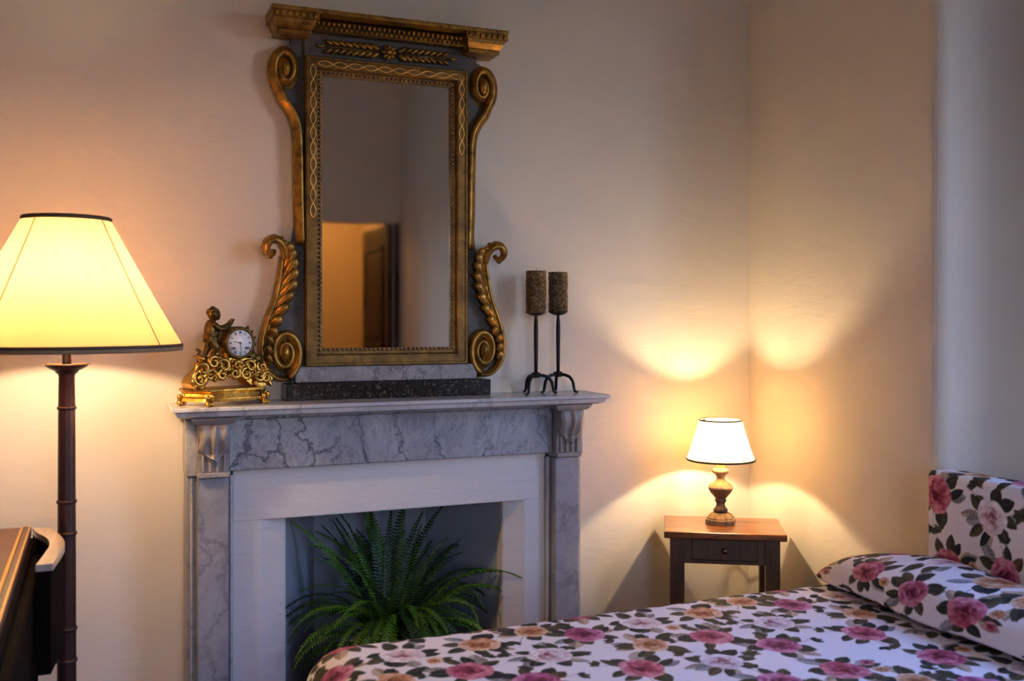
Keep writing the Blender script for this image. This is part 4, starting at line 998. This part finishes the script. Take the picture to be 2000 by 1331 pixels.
def wav(x, y, k=1.0):
    return (0.5 * np.sin(3.1 * x + 1.7 * y) + 0.35 * np.sin(5.3 * y - 2.2 * x + 1.0) + 0.25 * np.sin(9.1 * x + 4.0 * y + 2.0)) * k

# ================================================================== BED
BX0, BX1, BY0, BY1, BZ = -0.13, -1.81, -0.768, -2.32, 0.605
bed = thing('bed', 'low double bed with a rose print upholstered headboard', 'bed', (-1.0, -1.55, 0), 0, world=True)
MB().box(-1.71, -0.13, -2.22, -0.87, 0.18, 0.32, 0.01).obj('bed_base', 'deskwood', bed)
MB().box(-1.71, -0.13, -2.22, -0.87, 0.325, 0.570, 0.04, 3).obj('mattress', 'mattress', bed)
for x in (-1.66, -0.20):
    for y in (-2.14, -0.95): MB().lathe([(0.022, 0.0), (0.028, 0.18)], (x, y, 0), 12).obj('leg', 'deskwood', bed)
# headboard: padded panel, front / rounded edges in one sheet
hx0, hy0, hy1, hz1 = -0.085, -0.945, -2.20, 0.923
rr = 0.016
fine = np.arange(hy0 + 0.075, -1.42, -0.003); coarse = np.linspace(-1.42, hy1 - 0.06, 60)
A = np.concatenate([fine, coarse]); Bz = np.concatenate([np.linspace(0.15, 0.55, 30)[:-1], np.arange(0.55, hz1 + 0.07, 0.003)])
YY, ZZ = np.meshgrid(A, Bz)
def rolled(over):      # overshoot past an edge -> (inwards depth, advance)
    a = np.clip(over / rr, 0, math.pi / 2); ext = np.maximum(over - rr * math.pi / 2, 0)
    return rr * np.sin(a), rr * (1 - np.cos(a)) + ext
oy = np.maximum(YY - (hy0 - rr), 0) + np.maximum((hy1 + rr) - YY, 0); oz = np.maximum(ZZ - (hz1 - rr), 0)
e = np.hypot(oy, oz); adv, dep = rolled(e); en = np.where(e > 1e-9, e, 1)
dep = np.minimum(dep, 0.075)
Yp = np.clip(YY, hy1 + rr, hy0 - rr) + np.where(YY > hy0 - rr, 1, -1) * adv * oy / en
Zp = np.minimum(ZZ, hz1 - rr) + adv * oz / en
Xp = hx0 + dep - 0.006 * np.exp(-e / 0.02)
hb = cloth('headboard', np.stack([Xp, Yp, Zp], -1), -YY + 0.280, ZZ + 0.420, bed, bed.location)
# bedspread: a sheet laid over the mattress, falling over the sides
r0 = 0.105
xs = np.concatenate([np.linspace(-0.02, -0.26, 20)[:-1], np.arange(-0.26, -1.99, -0.0029), np.linspace(-1.99, -2.31, 32)[1:]])
ys = np.concatenate([np.linspace(-0.40, -0.68, 34)[:-1], np.arange(-0.68, -1.74, -0.0029), np.linspace(-1.74, -2.70, 110)[1:]])
SX, SY = np.meshgrid(xs, ys)
cx1, cy0, cy1 = BX1 + r0, BY0 - r0, BY1 + r0
ex = np.maximum(cx1 - SX, 0); ey = np.maximum(SY - cy0, 0); ey2 = np.maximum(cy1 - SY, 0); eyy = ey + ey2
e = np.hypot(ex, eyy); en = np.where(e > 1e-9, e, 1)
a = np.clip(e / r0, 0, math.pi / 2); ext = np.maximum(e - r0 * math.pi / 2, 0)
fold = 0.010 * np.sin((SX * 9 + SY * 11)) * np.clip(ext / 0.15, 0, 1)
adv = r0 * np.sin(a) + fold + 0.04 * ext; drop = r0 * (1 - np.cos(a)) + ext
PX = np.maximum(SX, cx1) - adv * ex / en
PY = np.clip(SY, cy1, cy0) + np.where(SY > cy0, 1, -1) * adv * eyy / en
PZ = BZ - drop + wav(SX * 1.3, SY * 1.6, 0.0035) * np.clip(1 - e / 0.3, 0, 1)
PZ = np.maximum(PZ, 0.05)
bs_ = cloth('bedspread', np.stack([PX, PY, PZ], -1), SX * 1.0 + 0.03, SY * 1.0 + 0.11)
tag(bs_, 'rose print bedspread spread over the bed and falling over its foot', 'bedspread')
# bolster in the same print, resting on the bedspread against the headboard
py0, py1 = -0.775, -2.28
ts = np.linspace(0, 1, 260); th = ts * 2 * math.pi
Lq = np.concatenate([np.arange(py0, -1.75, -0.0032), np.linspace(-1.75, py1, 60)[1:]])
TH, LL = np.meshgrid(th, Lq)
sp_ = (py0 - LL) / (py0 - py1)
endf = np.clip((py0 - LL) / 0.34, 0, 1); endf2 = np.clip((LL - py1) / 0.34, 0, 1); ef = np.minimum(endf, endf2)
ef = np.sqrt(np.clip(1 - (1 - ef) ** 2, 0, 1))
hw = 0.155 * (0.42 + 0.58 * ef); hh = 0.074 * (0.06 + 0.94 * ef ** 1.3)
cs, sn = np.cos(TH), np.sin(TH)
sup = lambda c, p: np.sign(c) * np.abs(c) ** p
bxx = -0.262 + hw * sup(cs, 0.8) + 0.014 * np.sin(LL * 6 + 0.5) * (sn > -2)
bzz = 0.606 + hh * 0.55 + hh * np.where(sn > 0, sup(sn, 0.9) * 1.0, sup(sn, 0.8) * 0.55) + 0.003 * np.sin(LL * 17 + TH * 2)
bxx = np.where(cs < 0, bxx - 0.012 * ef * np.exp(-((sn + 0.35) / 0.3) ** 2), bxx)
cu = TH * 0.115
bo = cloth('bolster_pillow', np.stack([bxx, LL, bzz], -1), -LL + 0.27, cu * 1.0 + 0.20)
tag(bo, 'long flat bolster pillow in rose print lying against the headboard', 'pillow')

# ================================================================== FERN
fe = thing('potted_fern', 'bushy green fern in a pot inside the fireplace opening', 'plant', (-1.365, 0.03, 0.0))
MB().lathe([(0.0, 0.0), (0.085, 0.0), (0.095, 0.02), (0.125, 0.25), (0.14, 0.25), (0.14, 0.29), (0.125, 0.29), (0.12, 0.27), (0.0, 0.27)], seg=32).obj('pot', 'pot', fe)
MB().lathe([(0.0, 0.275), (0.118, 0.272)], seg=24).obj('soil', 'soil', fe)
random.seed(3)
def frond_mesh(a0, a1, L, mat, seed):
    q = random.Random(seed); m = MB(); n = int(L / 0.0105); x, z = 0.0, 0.0; pts = [(0, 0, 0)]
    side = q.uniform(-0.9, 0.9); y = 0.0
    for i in range(n):
        t = i / n; a = a0 + (a1 - a0) * t ** 1.3; ds = L / n
        x += ds * math.cos(a); z += ds * math.sin(a); y += ds * side * t * 0.5; pts.append((x, y, z))
    m.tube(pts[::3] + [pts[-1]], [0.0016] * (len(pts[::3]) + 1), 4, caps=False)
    for i in range(4, n + 1):
        t = i / n; ln = 0.027 * min(1, (t - 0.02) * 5) * (1 - t ** 2.6) ** 0.8 + 0.003
        p = Vector(pts[i]); tg = (Vector(pts[i]) - Vector(pts[i - 1])).normalized()
        up = Vector((-tg.z, 0, tg.x)).normalized()
        for s_ in (-1, 1):
            lat = (Vector((0, s_, 0)) + tg * 0.35 - up * q.uniform(0.02, 0.4)).normalized(); l_ = ln * q.uniform(0.85, 1.12)
            wv = tg * 0.0040
            b0 = p + up * 0.0006; mid = b0 + lat * l_ * 0.5 + up * 0.002; tip = b0 + lat * l_ + tg * 0.002
            m.add([b0 - wv * 0.7, mid - wv, tip, mid + wv, b0 + wv * 0.7], [(0, 1, 3, 4), (1, 2, 3)], False)
    me = m.mesh('frond', mat); return me
kinds = []
SPEC = [(86, 45, 0.44), (80, 10, 0.42), (76, -25, 0.42), (70, -55, 0.42), (64, -75, 0.40), (52, -80, 0.38), (40, -70, 0.34), (78, -80, 0.40), (70, -95, 0.34), (25, -55, 0.28)]
for i, (a0, a1, L) in enumerate(SPEC):
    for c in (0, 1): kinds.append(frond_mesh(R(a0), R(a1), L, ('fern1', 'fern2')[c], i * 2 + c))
kinds.append(frond_mesh(R(60), R(-60), 0.22, 'fern3', 77)); kinds.append(frond_mesh(R(35), R(-50), 0.20, 'fern3', 78))
for i in range(150):
    if i < 40: az = random.uniform(0.05 * math.pi, 0.95 * math.pi); k = random.choice([1, 1, 3, 3, 0, 2])       # upright, at the back; mostly dark green, its shade put into the colour
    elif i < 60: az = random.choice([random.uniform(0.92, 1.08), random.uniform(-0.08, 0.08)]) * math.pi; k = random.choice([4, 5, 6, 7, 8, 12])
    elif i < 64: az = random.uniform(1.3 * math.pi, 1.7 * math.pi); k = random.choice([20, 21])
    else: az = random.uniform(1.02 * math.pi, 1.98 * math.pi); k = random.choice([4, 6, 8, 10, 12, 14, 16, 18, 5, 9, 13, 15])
    o = bpy.data.objects.new('frond', kinds[k]); COL.objects.link(o); o.parent = fe
    rad = random.uniform(0.0, 0.08)
    o.location = (rad * math.cos(az), rad * math.sin(az) * 0.8, random.uniform(0.27, 0.33))
    sc = random.uniform(0.78, 1.08)
    if math.sin(az) < -0.4: sc *= 0.86
    o.scale = (sc, sc, sc * random.uniform(0.92, 1.08)); o.rotation_euler = (random.uniform(-0.25, 0.25), random.uniform(-0.12, 0.12), az)

# ================================================================== WRITING DESK AND CHAIR (bottom left)
dk = thing('writing_desk', 'dark writing desk with a red-brown top and brass edge, at the left edge', 'desk', (-2.85, -0.95, 0), 0, world=True)
MB().box(-3.35, -2.397, -1.40, -0.47, 0.832, 0.855, 0.003).obj('desk_top', 'redleather', dk)
MB().box(-2.394, -2.376, -1.40, -0.47, 0.834, 0.856, 0.003).obj('top_edge', 'redleather', dk)
MB().box(-2.3985, -2.3925, -1.40, -0.47, 0.853, 0.8575).obj('brass_strip', 'brass', dk)
MB().box(-2.381, -2.377, -1.40, -0.47, 0.855, 0.8575).obj('brass_strip', 'brass', dk)
MB().box(-3.34, -2.370, -1.40, -0.48, 0.800, 0.831, 0.004).obj('moulding', 'deskwood', dk)
MB().box(-3.32, -2.352, -1.40, -0.50, 0.600, 0.799, 0.005).obj('apron', 'deskwood', dk)
for x in (-3.28, -2.385):
    for y in (-1.36, -0.56): MB().prism([(x - 0.028, y - 0.028), (x + 0.028, y - 0.028), (x + 0.028, y + 0.028), (x - 0.028, y + 0.028)], 0.598, 0.0, 'z', [(x - 0.016, y - 0.016), (x + 0.016, y - 0.016), (x + 0.016, y + 0.016), (x - 0.016, y + 0.016)]).obj('leg', 'deskwood', dk)
sw = catmull([(-2.344, -0.455), (-2.326, -0.50), (-2.308, -0.57), (-2.299, -0.65), (-2.304, -0.73), (-2.316, -0.84)], 6)
inn = catmull([(-2.375, -0.445), (-2.364, -0.50), (-2.340, -0.57), (-2.330, -0.65), (-2.336, -0.73), (-2.348, -0.84)], 6)
pol = list(sw) + list(reversed(inn))
sb_ = MB().prism(pol, 0.832, 0.846).obj('scroll_bracket', 'litwood', dk)  # lamplit upper face drawn as its own pale slab, dark body below
MB().prism([(a - 0.004, c) for a, c in sw] + list(reversed(inn)), 0.62, 0.831).obj('bracket_body', 'deskwood', sb_, org=tuple(dk.location))
ch = thing('desk_chair', 'desk chair with a dark navy padded back, cut by the left edge', 'chair', (-2.62, -1.66, 0), 0, world=True)
MB().box(-2.84, -2.40, -1.56, -1.51, 0.60, 0.80, 0.018, 3).obj('backrest', 'navy', ch)
MB().box(-2.83, -2.41, -1.57, -1.50, 0.795, 0.822, 0.012, 2).obj('top_rail', 'redleather', ch)
MB().box(-2.84, -2.40, -2.00, -1.54, 0.42, 0.48, 0.015, 2).obj('seat', 'navy', ch)
for x in (-2.82, -2.42):
    MB().tube([(x, -1.535, 0.0), (x, -1.535, 0.81)], 0.014, 8).obj('leg', 'deskwood', ch); MB().tube([(x, -1.97, 0.0), (x, -1.97, 0.42)], 0.014, 8).obj('leg', 'deskwood', ch)
